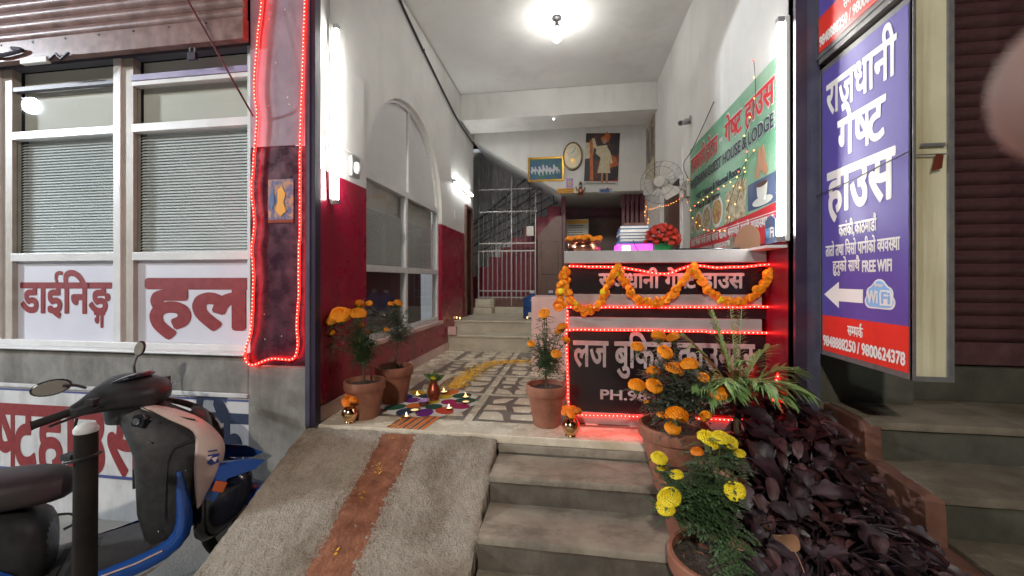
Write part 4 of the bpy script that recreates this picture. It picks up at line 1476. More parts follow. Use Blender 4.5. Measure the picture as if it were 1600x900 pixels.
bt('गेष्ट हाउस', .90, .80, .76, .145, 'text_white', .0062, fat=.034, body=True, step=.00002)
bt('गेष्ट हाउस', .905, .802, .75, .140, 'banner_text_red', .0082, fat=.006, body=True, step=.00002)
bt('एण्ड', .79, .83, .08, .05, 'text_white', .0062, fat=.02)
bt('RAJDHANI GUEST HOUSE & LODGE', .03, .625, 1.62, .125, 'text_white', .0062, fat=.03, step=.00002)
bt('RAJDHANI GUEST HOUSE & LODGE', .035, .630, 1.61, .115, 'banner_text_black', .0082, fat=.008, step=.00002)
bt('* AC Deluxe & Normal Room', .20, .515, .98, .065, 'banner_text_black', .0062, fat=.01)
bt('* Hot & Cold Water', .20, .425, .60, .062, 'banner_text_black', .0062, fat=.01)
bt('तातो चिसो पानी तथा खाना खाजा बस्नको राम्रो व्यवस्था छ', .04, .105, 1.60, .052, 'text_white', .0062, fat=.014, body=True)
bt('9848888250, 9800624378', .3, .030, .70, .045, 'text_white', .0062, fat=.014)
for k, (s0, rr) in enumerate(((.09, .078), (.27, .098), (.49, .115), (.74, .125))):
    zc = .300 + k * .008
    MB().prism(ellipse(-s0, zc, rr, rr), 'x', -.0072, -.0062).build('plate_print', 'plate', bn)
    MB().prism(ellipse(-s0, zc, rr * .78, rr * .78), 'x', -.0084, -.0074).build('food_print', 'food_a' if k % 2 else 'food_b', bn)
MB().prism([(-.88, .20), (-1.26, .21), (-1.28, .45), (-1.16, .48), (-1.02, .43), (-.92, .44)], 'x', -.0070, -.0062).build('food_print', 'food_b', bn)
bx_(1.30, BW, .228, .40, .0068, 'cup_blue', 'cup_photo')
MB().prism(ellipse(-1.50, .262, .13, .028), 'x', -.0080, -.0070).build('saucer_print', 'plate', bn)
MB().prism([(-1.43, .365), (-1.44, .30), (-1.47, .265), (-1.53, .265), (-1.56, .30), (-1.57, .365)], 'x', -.0092, -.0082).build('cup_print', 'plate', bn)
MB().prism(ellipse(-1.50, .365, .070, .016), 'x', -.0102, -.0094).build('coffee_print', 'brown_door', bn)
MB().prism([(-1.40, .42), (-1.435, .50), (-1.455, .595), (-1.475, .60), (-1.49, .54), (-1.505, .60), (-1.525, .595), (-1.545, .50), (-1.58, .42), (-1.53, .41), (-1.49, .46), (-1.45, .41)], 'x', -.0082, -.0072).build('folded_hands_print', 'poster_skin', bn)
MB().prism(ellipse(-1.28, .02, .20, .125, 30), 'x', -.0078, -.0070).build('bowl_print', 'poster_skin', bn)
MB().prism(ellipse(-1.02, .02, .12, .08, 30), 'x', -.0070, -.0064).build('bowl_print', 'brown_photo', bn)
wf = thing('wifi_plate', 'small wall sign with grey wifi badge under the right tube lamp', 'sign', (RX - .03, 2.46, 1.16))
MB().flat(ellipse(.0, .0, .05, .085, 4, PI / 4) and [(-.06, -.07), (.06, -.07), (.06, .06), (0, .09), (-.06, .06)], (0, 0, .03), (0, -1, 0), (0, 0, 1), .006).build('plate', 'cup_blue', wf)
text('Fi', wf, (-.0075, -.002, -.01), (0, -1, 0), (0, 0, 1), .045, .06, 'text_white', fat=.02)
text('Wi', wf, (-.0075, .05, -.01), (0, -1, 0), (0, 0, 1), .045, .06, 'sky_blue', fat=.02)
MB().box(-.08, .02, -.13, .14, -.075, -.06).build('bracket', 'plastic_white', wf)

# ================================================================ PROJECTING LIGHTBOXES
def lightbox(label, y0, y1, z0, z1, x0, x1):
    t = thing('lightbox_sign', label, 'sign', (x0, y1, z0), 0, 'projecting blue guest house signs')
    w_, h_ = y1 - y0, z1 - z0
    D = x1 - x0
    MB().box(.004, D, -w_ + .004, -.0, .0, h_).build('box', 'sign_cream', t, bevel=.003)
    MB().box(-.004, .0005, -w_, .002, -.012, h_ + .006).build('back_frame', 'sign_frame', t)
    f = MB()
    f.box(-.004, .006, -w_ - .004, -w_ + .010, -.012, h_ + .006)
    f.box(.006, D + .004, -w_ - .003, -w_ + .010, -.014, .004)
    f.box(D - .012, D + .006, -w_ - .006, -w_ + .010, -.014, h_)
    f.box(-.004, .006, -.004, .012, -.012, h_ + .006)
    f.build('edge_frame', 'sign_frame', t)
    return t, w_, h_
sy0, sy1 = 1.71, 2.262
t, w_, h_ = lightbox('blue and red projecting guest house lightbox with free wifi arrow', sy0, sy1, .545, 1.985, 1.272, 1.395)
LB = t
def lf(s0, s1, z0, z1, x, m, nm):
    return MB().box(-x, -x + .001, -s0, -s1, z0, z1).build(nm, m, LB)
def lt(s, s0, z0, wdt, h, m='sign_white', **k):
    return text(s, LB, (-.0102 if m == 'sky_blue' or s == 'Wi' or s == 'free' else -.0069, -s0, z0), (0, -1, 0), (0, 0, 1), wdt, h, m, **k)
lf(.012, w_ - .014, .19, h_ - .02, .0065, 'sign_blue', 'blue_field')
lf(.012, w_ - .014, .012, .1895, .0065, 'sign_red', 'red_field')
lt('राजधानी', .045, 1.185, .44, .150, fat=.011, body=True)
lt('गेष्ट', .13, .955, .30, .165, fat=.014, body=True)
lt('हाउस', .05, .70, .43, .190, fat=.018, body=True)
lt('कलंकी, काठमाडौं', .14, .575, .24, .052, fat=.008, body=True)
lt('तातो तथा चिसो पानीको व्यवस्था', .04, .485, .46, .050, fat=.006, body=True)
lt('हुनुको साथै', .095, .408, .185, .048, fat=.006, body=True)
lt('FREE WIFI', .295, .400, .165, .052, fat=.02)
MB().flat([(.03, 0), (.14, .062), (.14, .030), (.30, .030), (.30, -.030), (.14, -.030), (.14, -.062)], (-.0075, 0, .295), (0, -1, 0), (0, 0, 1), .001).build('arrow', 'sign_white', LB)
# wifi badge: cloud outline, blue fill, lettering
def cloud(cx, cz, k):
    pts = []
    for (x, z, r, a0, a1) in ((.055, -.03, .03, -90, 20), (.045, .005, .03, -20, 80), (0, .025, .042, 30, 150), (-.045, .005, .03, 100, 200), (-.055, -.03, .03, 160, 270)):
        for q in range(6):
            a = math.radians(a0 + (a1 - a0) * q / 5)
            pts.append((cx + (x + r * math.cos(a)) * k, cz + (z + r * math.sin(a)) * k))
    return pts
MB().flat(cloud(.395, .305, .98), (-.0075, 0, 0), (0, -1, 0), (0, 0, 1), .001).build('wifi_badge', 'sign_white', LB)
MB().flat(cloud(.395, .305, .88), (-.0087, 0, 0), (0, -1, 0), (0, 0, 1), .0008).build('wifi_badge_field', 'sky_blue', LB)
MB().flat([(.40, .262), (.465, .262), (.468, .30), (.455, .325), (.405, .325), (.398, .31)], (-.0098, 0, 0), (0, -1, 0), (0, 0, 1), .0006).build('wifi_badge_tab', 'sign_white', LB)
lt('Wi', .328, .268, .062, .055, fat=.02)
lt('Fi', .408, .268, .048, .05, 'sky_blue', fat=.02)
lt('free', .372, .337, .045, .018, fat=.01)
lt('सम्पर्क', .20, .112, .10, .042, fat=.008, body=True)
lt('9848888250 / 9800624378', .02, .035, .505, .055, fat=.018)
MB().tube([(-.02, .02, .80), (-.024, -.25, .815), (-.02, -w_ - .01, .85)], .0028, 5).build('wire', 'cable_dark', LB)
MB().box(.02, .1, -w_ - .0075, -w_ - .004, h_ * .60, h_ * .60 + .012).build('seam', 'sign_frame', LB)
MB().box(-.003, .10, -w_ - .0095, -w_ - .0085, .83, .836).build('seam', 'sign_frame', LB)
MB().flat([(.05, .77), (.085, .78), (.09, .83), (.065, .835)], (0, -w_ - .0105, 0), (1, 0, 0), (0, 0, 1), .001).build('sticker', 'copper_red', LB)
t, w_, h_ = lightbox('second projecting lightbox directly above, only its red phone strip showing', 1.765, sy1, 2.055, 3.3, 1.255, 1.385)
LB = t
lf(.012, w_ - .014, .19, h_ - .02, .0065, 'sign_blue', 'blue_field')
lf(.012, w_ - .014, .012, .1895, .0065, 'sign_red', 'red_field')
MB().flat([(.03, 0), (.14, .062), (.14, .030), (.30, .030), (.30, -.030), (.14, -.030), (.14, -.062)], (-.0075, 0, .295), (0, -1, 0), (0, 0, 1), .001).build('arrow', 'sign_white', LB)
lt('सम्पर्क', .20, .112, .10, .042, fat=.008, body=True)
lt('9848888250 / 9800624378', .02, .035, .45, .055, fat=.018)
MB().box(.0, .13, -w_ + .0, 0.0, -.04, -.0135).build('bottom_bracket', 'sign_frame', LB)

# ================================================================ PICTURES ON THE REAR WALL
PY = 6.42
def onw(u, v):
    return at(u, v, Y=PY)
hp = thing('horse_picture', 'gold framed painting of running white horses, left of the wall clock', 'picture', onw(853, 288))
a = (onw(881, 245) - onw(825, 285)); W2, H2 = a.x / 2, a.z / 2
MB().box(-W2, W2, -.03, 0, -H2, -H2 + .03).box(-W2, W2, -.03, 0, H2 - .03, H2).box(-W2, -W2 + .03, -.03, 0, -H2 + .03, H2 - .03).box(W2 - .03, W2, -.03, 0, -H2 + .03, H2 - .03).build('frame', 'gold_frame', hp)
for o_ in [hp]:
    o_.location.z = (onw(853, 245).z + onw(853, 285).z) / 2
MB().box(-W2 + .03, W2 - .03, -.015, -.005, -H2 + .03, H2 - .03).build('canvas', 'paint_lake', hp)
for k in range(8):
    x = -W2 + .075 + k * (2 * W2 - .14) / 7.5
    z = -.03 + .012 * math.sin(k * 2.3)
    kk = R.uniform(.8, 1.15)
    MB().flat([(a_ * kk, b__ * kk + R.uniform(-.008, .008)) for a_, b__ in [(0, 0), (.02, -.05), (.028, -.05), (.03, -.005), (.06, -.0), (.07, -.055), (.078, -.05), (.075, .03), (.045, .04), (.03, .085), (.005, .075), (.012, .04)]], (x - .03, -.0165 - .001 * (k % 3), z), (1, 0, 0), (0, 0, 1), .0006).build('painted_horse', 'paint_white', hp)
ck = thing('wall_clock', 'oval wall clock with cream dial and pendulum window', 'clock', onw(895, 245))
MB().prism(ellipse(0, 0, .155, .225, 40), 'y', -.045, 0).build('rim', 'clock_rim', ck, bevel=.01)
MB().prism(ellipse(0, 0, .13, .198, 40), 'y', -.05, -.0455).build('face_panel', 'gold_frame', ck)
MB().prism(ellipse(0, 0, .122, .19, 40), 'y', -.053, -.0505).build('face_panel', 'clock_face', ck)
MB().prism(ellipse(0, .055, .105, .105, 36), 'y', -.056, -.0535).build('dial_ring', 'gold_frame', ck)
MB().prism(ellipse(0, .055, .097, .097, 36), 'y', -.058, -.0565).build('dial', 'clock_face', ck)
b = MB()
for k in range(12):
    a = PI / 6 * k
    b.obox((math.sin(a) * .08, -.0592, .055 + math.cos(a) * .08), (.0035 * math.cos(a), 0, -.0035 * math.sin(a)), (0, .0008, 0), (.009 * math.sin(a), 0, .009 * math.cos(a)))
b.build('hour_marks', 'text_navy', ck)
for ang, ln, nm in ((-115, .045, 'hour_hand'), (35, .07, 'minute_hand')):
    a = math.radians(ang)
    MB().obox((math.sin(a) * ln / 2, -.0625, .055 + math.cos(a) * ln / 2), (.0035 * math.cos(a), 0, -.0035 * math.sin(a)), (0, .001, 0), (ln / 2 * math.sin(a), 0, ln / 2 * math.cos(a))).build(nm, 'text_navy', ck)
MB().prism(ellipse(0, -.095, .035, .05, 24), 'y', -.0565, -.0535).build('pendulum_window', 'gold_frame', ck)
MB().prism(ellipse(0, -.105, .02, .024, 20), 'y', -.0595, -.057).build('pendulum', 'clock_face', ck)
kp = thing('wall_calendar', 'tall dark poster calendar of a standing figure in pale robes', 'poster', onw(941, 250))
p0, p1_ = onw(914, 290), onw(967, 207)
W2, H2 = (p1_.x - p0.x) / 2, (p1_.z - p0.z) / 2
kp.location = ((p0.x + p1_.x) / 2, PY - .002, (p0.z + p1_.z) / 2)
kp.rotation_euler = (0, math.radians(2.5), 0)
MB().box(-W2, W2, -.008, 0, -H2, H2).build('backing_board', 'poster_dark', kp)
MB().box(-W2, W2, -.0095, -.0082, -H2 + .0, -H2 + .055).build('caption_strip', 'paper', kp)
MB().box(-W2 + .03, W2 - .04, -.0104, -.0097, -H2 + .02, -H2 + .03).build('caption', 'text_navy', kp)
def pf(pts, m, y, nm='painted_shape'):
    MB().flat(pts, (0, y, 0), (1, 0, 0), (0, 0, 1), .0006).build(nm, m, kp)
pf([(-W2, -.35), (W2, -.33), (W2, -H2 + .056), (-W2, -H2 + .056)], 'poster_red', -.0086)
pf([(-.26, .0), (-.14, .02), (-.13, .25), (-.26, .26)], 'poster_cream', -.0088)
pf([(.05, .12), (.22, .02), (.26, -.10), (.10, -.15), (.06, -.02)], 'poster_orange', -.0088)
pf([(-.02, .28), (.09, .26), (.12, .36), (.06, .43), (.02, .36), (-.03, .34)], 'poster_orange', -.0091)
pf([(-.08, .20), (.07, .22), (.10, .05), (.14, -.22), (-.06, -.22), (-.02, .02), (-.10, .09)], 'poster_cream', -.0094, 'painted_robe')
pf([(-.17, .32), (-.13, .33), (-.09, .21), (-.03, .17), (-.04, .11), (-.13, .18)], 'poster_cream', -.0101, 'painted_arm')
pf([(.06, .20), (.12, .12), (.17, -.06), (.14, -.08), (.07, .06)], 'poster_cream', -.0101, 'painted_arm')
pf(ellipse(.03, .28, .035, .045, 14), 'poster_skin', -.0108, 'painted_head')
pf([(0, -.22), (.03, -.22), (.03, -.38), (0, -.38)], 'poster_skin', -.0101, 'painted_leg')
pf([(.07, -.22), (.10, -.22), (.11, -.38), (.08, -.38)], 'poster_skin', -.0101, 'painted_leg')
pf([(-.20, .30), (-.15, .31), (-.12, -.34), (-.17, -.34)], 'poster_orange', -.0097, 'painted_pole')
sp = thing('sticker', 'small pink and violet deity sticker under the wall clock', 'sticker', onw(890, 286))
MB().box(-.055, .055, -.004, 0, -.075, .075).build('print', 'lotus', sp)
MB().flat(ellipse(0, 0, .03, .05, 14), (0, -.0055, 0), (1, 0, 0), (0, 0, 1), .0008).build('print', 'poster_cream', sp)
sp = thing('yellow_card', 'yellow orange lettered card on the wall edge beneath the horse picture', 'card', onw(884, 298))
MB().box(-.13, .13, -.004, 0, -.038, .038).build('card', 'yellow_card', sp)
for z in (.012, -.02):
    MB().box(-.11, .11, -.0055, -.0045, z - .004, z + .005).build('text_line', 'text_red', sp)
gk = thing('hanging_figurine', 'small copper coloured deity ornament hanging on the wall edge', 'ornament', onw(907, 296))
MB().ball((0, -.03, -.03), .048, 12, 8, (1, .6, 1)).build('belly', 'copper', gk, smooth=True)
MB().ball((0, -.03, .045), .03, 10, 8).build('head', 'metal_grey', gk, smooth=True)
MB().tube([(-.07, -.02, .04), (-.06, -.02, -.02), (-.02, -.02, 0)], .009, 6).tube([(.07, -.02, .03), (.06, -.02, -.03), (.02, -.02, 0)], .009, 6).lathe([(.03, 0), (.02, .03), (.004, .05)], (0, -.03, .07), 10).tube([(-.03, -.03, -.07), (-.045, -.04, -.10), (0, -.04, -.09)], .012, 6).tube([(.03, -.03, -.07), (.045, -.04, -.10), (0, -.04, -.09)], .012, 6).build('limbs', 'copper', gk, smooth=True)
sp = thing('sticker', 'small blue and white sticker below the poster calendar', 'sticker', onw(946, 298))
MB().box(-.10, .10, -.004, 0, -.035, .035).build('print', 'folder_grey', sp)
MB().box(-.08, .06, -.0055, -.0045, -.025, .02).build('print', 'folder_blue', sp)
MB().flat(ellipse(.03, .03, .02, .015, 12), (0, -.0070, 0), (1, 0, 0), (0, 0, 1), .0008).build('print', 'poster_red', sp)
pt = thing('side_poster', 'tall brownish photo poster on the right wall beyond the fan', 'poster', (RX - .002, 5.78, 2.22))
MB().box(-.012, 0, -.0, .62, 0, 1.0).build('board', 'brown_photo', pt, bevel=.002)
MB().box(-.014, -.0125, .02, .60, .05, .40).build('print', 'poster_cream', pt)
MB().prism([(.05, .42), (.25, .5), (.2, .9), (.08, .85)], 'x', -.0145, -.0125).prism([(.32, .42), (.5, .45), (.55, .8), (.4, .93)], 'x', -.0145, -.0125).build('print', 'poster_dark', pt)

tag(MB().ball(tuple(at(865, 186, Y=5.615)), .012, 10, 6).build('indicator_light', 'bulb_dim'), 'tiny white point of light on the lower edge of the ceiling beam', 'light')
# camera, fan, cable, conduit
cc = thing('security_camera', 'small grey bullet security camera on the right wall above the fan', 'security camera', (RX, 4.12, 2.45))
MB().tube([(0, 0, .03), (-.05, 0, .035), (-.06, 0, .01)], .010, 8).build('arm', 'metal_grey', cc)
MB().lathe([(.04, 0), (.04, .01), (.0, .01)], (0, 0, 0), 12).xf(Matrix.Translation((-.0, 0, .03)) @ Matrix.Rotation(-PI / 2, 4, 'Y')).build('base', 'metal_grey', cc)
MB().cyl((-.03, .03, .02), (-.115, -.08, -.03), .027, n=16).build('barrel', 'metal_grey', cc, smooth=True)
MB().cyl((-.115, -.08, -.03), (-.118, -.084, -.032), .02, n=14).build('lens', 'gloss_black', cc)
fa = thing('wall_fan', 'round grey wall fan with open wire cage turned towards the counter', 'fan', (.86, 4.05, 1.86))
D = Matrix.Rotation(math.radians(-28), 4, 'Z')
cg = MB()
Rf = .205
for k in range(20):
    a = 2 * PI * k / 20
    cg.tube([(math.cos(a) * .045, -.055, math.sin(a) * .045), (math.cos(a) * Rf * .7, -.055, math.sin(a) * Rf * .7), (math.cos(a) * Rf, -.0, math.sin(a) * Rf), (math.cos(a) * Rf * .6, .06, math.sin(a) * Rf * .6), (math.cos(a) * .05, .07, math.sin(a) * .05)], .0008, 4)
for rr, yy in ((Rf, 0), (Rf * .7, -.055)):
    cg.tube([(math.cos(2 * PI * k / 32) * rr, yy, math.sin(2 * PI * k / 32) * rr) for k in range(32)], .0018, 5, True)
cg.xf(D).build('cage', 'rail_dark', fa)
MB().lathe([(.001, 0), (.05, .003), (.052, .012), (.001, .014)], n=24).xf(D @ Matrix.Translation((0, -.052, 0)) @ Matrix.Rotation(PI / 2, 4, 'X')).build('badge', 'fan_grey', fa, smooth=True)
bm_ = MB()
vs = []
for i in range(7):
    t_ = i / 6
    rr = .03 + t_ * .155
    w2 = .03 + .075 * math.sin(t_ * PI * .62)
    vs += [(-w2 * .9, .012 + .02, rr * 1.0), (w2 * .5, -.012, rr * .97)]
bm_.add(vs, [(2 * i, 2 * i + 1, 2 * i + 3, 2 * i + 2) for i in range(6)])
me = bm_.mesh('blade', 'fan_grey', True)
for k in range(3):
    link_mesh('blade', me, fa, mtx=D @ Matrix.Rotation(2 * PI * k / 3 + .5, 4, 'Y'))
MB().cyl((0, .015, 0), (0, .13, 0), .055, n=20).xf(D).build('motor', 'fan_grey', fa, smooth=True)
MB().tube([D @ Vector((0, .12, 0)), (.15, .12, -.03), (.289, .13, -.05)], .018, 8).build('arm', 'fan_grey', fa)
MB().box(.255, .289, .08, .18, -.13, .04).build('wall_bracket', 'fan_grey', fa, bevel=.004)
MB().tube(smooth_path([(.28, .1, .04), (.22, .05, .18), (.26, -.1, .28), (.283, -.6, .50)]), .0035, 5).build('cable', 'cable_dark', fa)
tag(MB().box(RX - .012, RX - .001, 4.43 - .04, 4.43 - .015, 1.2, 2.30).build('conduit', 'frame_white'), 'white vertical wiring conduit between the banner and the brown door', 'conduit')
c1 = [at(604, -60, X=LX + .012), at(625, 0, X=LX + .012), at(660, 76, X=LX + .012), at(697, 152, X=LX + .012), at(718, 192, X=LX + .012), at(740, 225, X=LX + .012)]
tag(MB().tube(smooth_path(c1), .011, 6).tube(smooth_path([p + Vector((.012, 0, -.03)) for p in c1]), .006, 6).tube([at(662, 82, X=LX + .012), at(663, 76, X=LX + .04), at(664, 88, X=LX + .02)], .004, 5).build('cable_bundle', 'cable_dark'),
    'dark cable bundle running high along the left wall into the hall', 'cable')
c2 = [(LX + .008, 2.44, 3.2), (LX + .010, 2.45, 2.6), (LX + .02, 2.43, 2.2), (LX + .012, 2.44, 1.7), (LX + .010, 2.45, 1.45)]
tag(MB().tube(smooth_path(c2), .005, 6).build('cable', 'plastic_white'), 'loose pale wire hanging beside the left upright tube lamp', 'cable')
tag(MB().box(LX + .0005, LX + .008, 2.60, 2.90, 1.84, 2.45).build('trunking_panel', 'white_wall', bevel=.003), 'flat white painted panel on the left wall behind the upright tube lamp', 'panel')
sb_ = thing('switch_box', 'small grey switch box with clear cover on the left wall above the red paint', 'switch', (LX, 2.70, 1.69))
MB().box(0, .025, -.0, .11, -.02, .13).build('plate', 'metal_grey', sb_, bevel=.003)
MB().ball((.035, .055, .05), .045, 12, 8, (.6, .8, 1)).build('cover', 'pale_cap', sb_, smooth=True)
sb_ = thing('socket', 'tiny white switch plate beside the side door', 'switch', (LX, 5.35, 1.75))
MB().box(0, .012, 0, .08, 0, .12).build('plate', 'plastic_white', sb_, bevel=.003)
tag(MB().box(LX + .02, LX + .13, 4.985, 5.05, .205, .31).build('box_small', 'skirting', bevel=.004), 'small pink box on the step end beside the lit candles', 'box')

# pillar poster and marks
pp_ = thing('pillar_poster', 'small weathered blue and gold religious poster pasted on the maroon pillar', 'poster', at(439, 316, Y=2.289))
MB().box(-.088, .088, -.003, 0, -.13, .145).build('paper', 'sticker_multi', pp_)
MB().box(-.088, .088, -.0045, -.0035, -.13, -.11).build('border', 'copper_red', pp_)
MB().flat([(-.02, .08), (.01, .10), (.035, .05), (.02, 0), (.04, -.06), (.0, -.09), (-.035, -.05), (-.02, 0)], (0, -.0052, 0), (1, 0, 0), (0, 0, 1), .0006).build('figure', 'yellow_card', pp_)
MB().flat([(-.08, .04), (-.05, .09), (-.04, .0), (-.06, -.05)], (0, -.0052, 0), (1, 0, 0), (0, 0, 1), .0006).build('figure', 'folder_blue', pp_)
mk = MB()
for u, v in ((420, 165), (452, 163), (431, 98), (445, 15), (420, 30), (449, 152), (413, 491), (414, 530), (440, 525)):
    p = at(u, v, Y=2.2895)
    mk.flat(ellipse(0, 0, .004, .005, 8), p, (1, 0, 0), (0, 0, 1), .001)
tag(mk.build('screws', 'plastic_white'), 'scattered pale screw heads and paint chips on the pillar face', 'screws')

# ================================================================ WATER JUGS
def jug(label, x, y):
    t = thing('water_jug', label, 'water jug', (x, y, .361), 0, 'blue water jugs on the rear floor')
    MB().lathe([(.115, 0), (.13, .01), (.132, .05), (.124, .058), (.132, .066), (.132, .15), (.124, .158), (.132, .166), (.132, .26), (.12, .30), (.06, .335), (.03, .345), (.028, .37), (.02, .37)], n=28).build('bottle', 'jug_blue', t, smooth=True)
    MB().lathe([(.032, .362), (.034, .365), (.034, .395), (.03, .40)], n=16).build('cap', 'cap_white', t, smooth=True)
    MB().box(-.04, .04, -.136, -.130, .03, .10).build('label', 'paper', t)
    return t
jug('blue water jug nearest the steps, left of the pink cabinet', -.56, 5.72)
jug('blue water jug in the middle, behind the pink cabinet', -.30, 5.85)
jug('blue water jug farthest right, mostly behind the garland', -.14, 6.15)

# ================================================================ RANGOLI
rg = thing('rangoli', 'round rangoli of white rimmed coloured powder petals on the tiled floor', 'rangoli', (-1.045, 2.87, .003))
b = MB()
pts = []
for k in range(96):
    a = 2 * PI * k / 96
    rr = .325 + .035 * abs(math.cos(6 * a)) + .006 * math.sin(17 * a)
    pts.append((rr * math.cos(a), rr * .98 * math.sin(a)))
b.prism(pts, 'z', 0, .003).build('white_powder', 'powder_white', rg)
cs = ['green', 'blue', 'red', 'yellow', 'navy', 'green', 'purple', 'magenta', 'yellow', 'purple', 'orange', 'green']
for k in range(12):
    a = 2 * PI * k / 12 + .2
    MB().prism(ellipse(.262 * math.cos(a), .262 * math.sin(a), .078, .060, 18, a), 'z', .0032, .0055).build('petal', 'powder_' + cs[(k * 5) % 12], rg)
for k in range(6):
    a = 2 * PI * k / 6
    MB().prism(ellipse(.145 * math.cos(a), .145 * math.sin(a), .060, .060, 18, a), 'z', .0032, .0055).build('petal', 'powder_' + ['magenta', 'yellow', 'navy', 'purple', 'orange', 'green'][k], rg)
MB().prism(ellipse(0, 0, .07, .07, 20), 'z', .0032, .0055).build('petal', 'powder_yellow', rg)
cb = MB()
for k in range(300):
    a = R.uniform(0, 6.28); rr = R.uniform(.30, .42)
    c = (rr * math.cos(a), rr * math.sin(a))
    cb.add([(c[0] + R.uniform(-.004, .004), c[1] + R.uniform(-.004, .004), .0045) for _ in range(3)], [(0, 1, 2)])
struct(cb.build('powder_scatter', 'powder_white', rg), kind='stuff')
kl = thing('copper_vase', 'copper water vase with mango leaves standing on the rangoli', 'vase', (-1.03, 2.90, .0095))
MB().lathe([(.035, 0), (.038, .004), (.036, .012), (.048, .035), (.053, .06), (.046, .09), (.030, .115), (.028, .13), (.038, .148), (.032, .147), (.024, .13)], n=28).build('body', 'copper_red', kl, smooth=True)
MB().tube([(-.034, -.045, .04), (-.028, -.038, .10), (-.022, -.03, .14)], .004, 5).build('thread', 'gold_frame', kl)
for a, t_ in ((2.9, .9), (.2, .9), (1.7, .5), (4.4, .6), (5.3, .8)):
    d_ = Vector((math.cos(a) * t_, math.sin(a) * .4, .75)).normalized()
    s_ = d_.cross(Vector((0, -1, .2))).normalized()
    b = MB()
    vs = []
    for i in range(7):
        q = i / 6
        w2 = .020 * math.sin(PI * min(.98, q * .85 + .12))
        c = Vector((0, 0, .135)) + d_ * (.11 * q) + Vector((0, 0, -.02 * q * q))
        vs += [c - s_ * w2, c + Vector((0, .004, 0)), c + s_ * w2]
    b.add(vs, [(3 * i + j, 3 * i + j + 1, 3 * i + j + 4, 3 * i + j + 3) for i in range(6) for j in (0, 1)]).build('leaf', 'leaf_green', kl, smooth=True)
flower(kl, (0, -.01, .165), .020, 'y', True)


def diya(label, p, lit=True, k=1.0):
    t = thing('oil_lamp', label, 'oil lamp', p, 0, 'small clay oil lamps')
    MB().lathe([(.012 * k, 0), (.016 * k, .002), (.028 * k, .014), (.030 * k, .016), (.026 * k, .015), (.008, .006)], n=16).build('bowl', 'clay', t, smooth=True)
    MB().lathe([(.001, .0095), (.025 * k, .0125)], n=12).build('oil', 'wax', t)
    if lit:
        MB().lathe([(.001, .013), (.0045, .018), (.0050, .024), (.0030, .034), (.0004, .044)], (0, -.012, 0), 8).build('flame', 'flame', t, smooth=True)
    return t
zt = .0035
diya('lit clay lamp on the rangoli rim, behind and left of the copper vase', at(653, 619, Z=.007))
diya('lit clay lamp on the rangoli rim, behind the copper vase', at(694, 614, Z=.007), k=1.25)
diya('lit clay lamp at the right rim of the rangoli', at(728, 622, Z=.007), k=1.1)
diya('unlit clay lamp at the right rim of the rangoli', at(728, 630, Z=.007), False, 1.2)
diya('unlit dark clay lamp at the front rim of the rangoli', at(648, 643, Z=.007), False, 1.3)
diya('lit lamp at the front right rim of the rangoli', at(702, 640, Z=.007))
diya('glowing tea light on the orange powder path, in front of the rangoli', at(636, 653, Z=zt), True, .8)
diya('lit clay lamp between the two left flower pots', at(579, 641, Z=zt))
diya('lit lamp on the marble step beside the small pink box', at(719, 500, Z=.363))
diya('lit lamp on the marble step beside the pink box, slightly nearer', at(714, 499, Z=.363))
diya('lit lamp alone on the marble step, left of the water jugs', at(824, 499, Z=.363))
lo = thing('lotus_lamp', 'purple lotus shaped candle holder on the rangoli', 'candle holder', at(662, 634, Z=.009))
MB().lathe([(.016, 0), (.030, .008), (.036, .022), (.030, .024)], n=18).build('bowl', 'clay', lo, smooth=True)
for k in range(10):
    a = 2 * PI * k / 10
    c_, s_ = math.cos(a), math.sin(a)
    MB().add([(c_ * .018 - s_ * .01, s_ * .018 + c_ * .01, .022), (c_ * .018 + s_ * .01, s_ * .018 - c_ * .01, .022), (c_ * .036 + s_ * .010, s_ * .036 - c_ * .010, .036), (c_ * .046, s_ * .046, .046), (c_ * .036 - s_ * .010, s_ * .036 + c_ * .010, .036)], [(0, 1, 2, 3, 4)]).build('petal', 'lotus', lo)

# powder path and petals
tr = thing('powder_path', 'rust orange powder path crossing the marble threshold and running down the ramp', 'powder path', (-1.02, 2.3, 0))
def rampz(y):
    return -.012 + (y - ry1) * .5
vs, f = [], []
N = 60
for j in range(N + 1):
    y = .95 + (2.286 - .95) * j / N
    wl2 = .105 + .012 * noise.noise(Vector((y * 9, 0, 0))) + .010 * noise.noise(Vector((y * 31, 0, 0)))
    wr2 = .105 + .012 * noise.noise(Vector((y * 9, 5, 0))) + .010 * noise.noise(Vector((y * 31, 7, 0)))
    for i in range(9):
        x = -1.02 - wl2 + (wl2 + wr2) * i / 8 - .03 * (2.3 - y)
        p = Vector((x * 9, y * 9, 0))
        h = rough(p)
        e = min(i, 8 - i)
        vs.append((x + 1.02, y - 2.3, rampz(y) + h + (.006 if e > 1 else .004 if e == 1 else .0)))
for j in range(N):
    for i in range(8):
        a = j * 9 + i
        f.append((a, a + 1, a + 10, a + 9))
MB().add(vs, f).build('ramp_powder', 'powder_trail', tr, smooth=True)
ps = MB()
for k in range(1500):
    y = R.uniform(1.0, 2.28)
    x = -1.02 - .03 * (2.3 - y) + R.choice((-1, 1)) * (.095 + abs(R.gauss(0, .028)))
    p = Vector((x * 9, y * 9, 0))
    z = rampz(y) + rough(p) + .0035
    s = R.uniform(.0015, .0045)
    a = R.uniform(0, 6.28)
    ps.add([(x + 1.02 + math.cos(a + q) * s, y - 2.3 + math.sin(a + q) * s, z + .5 * math.sin(a + q) * s) for q in (0, 2.1, 4.2)], [(0, 1, 2)])
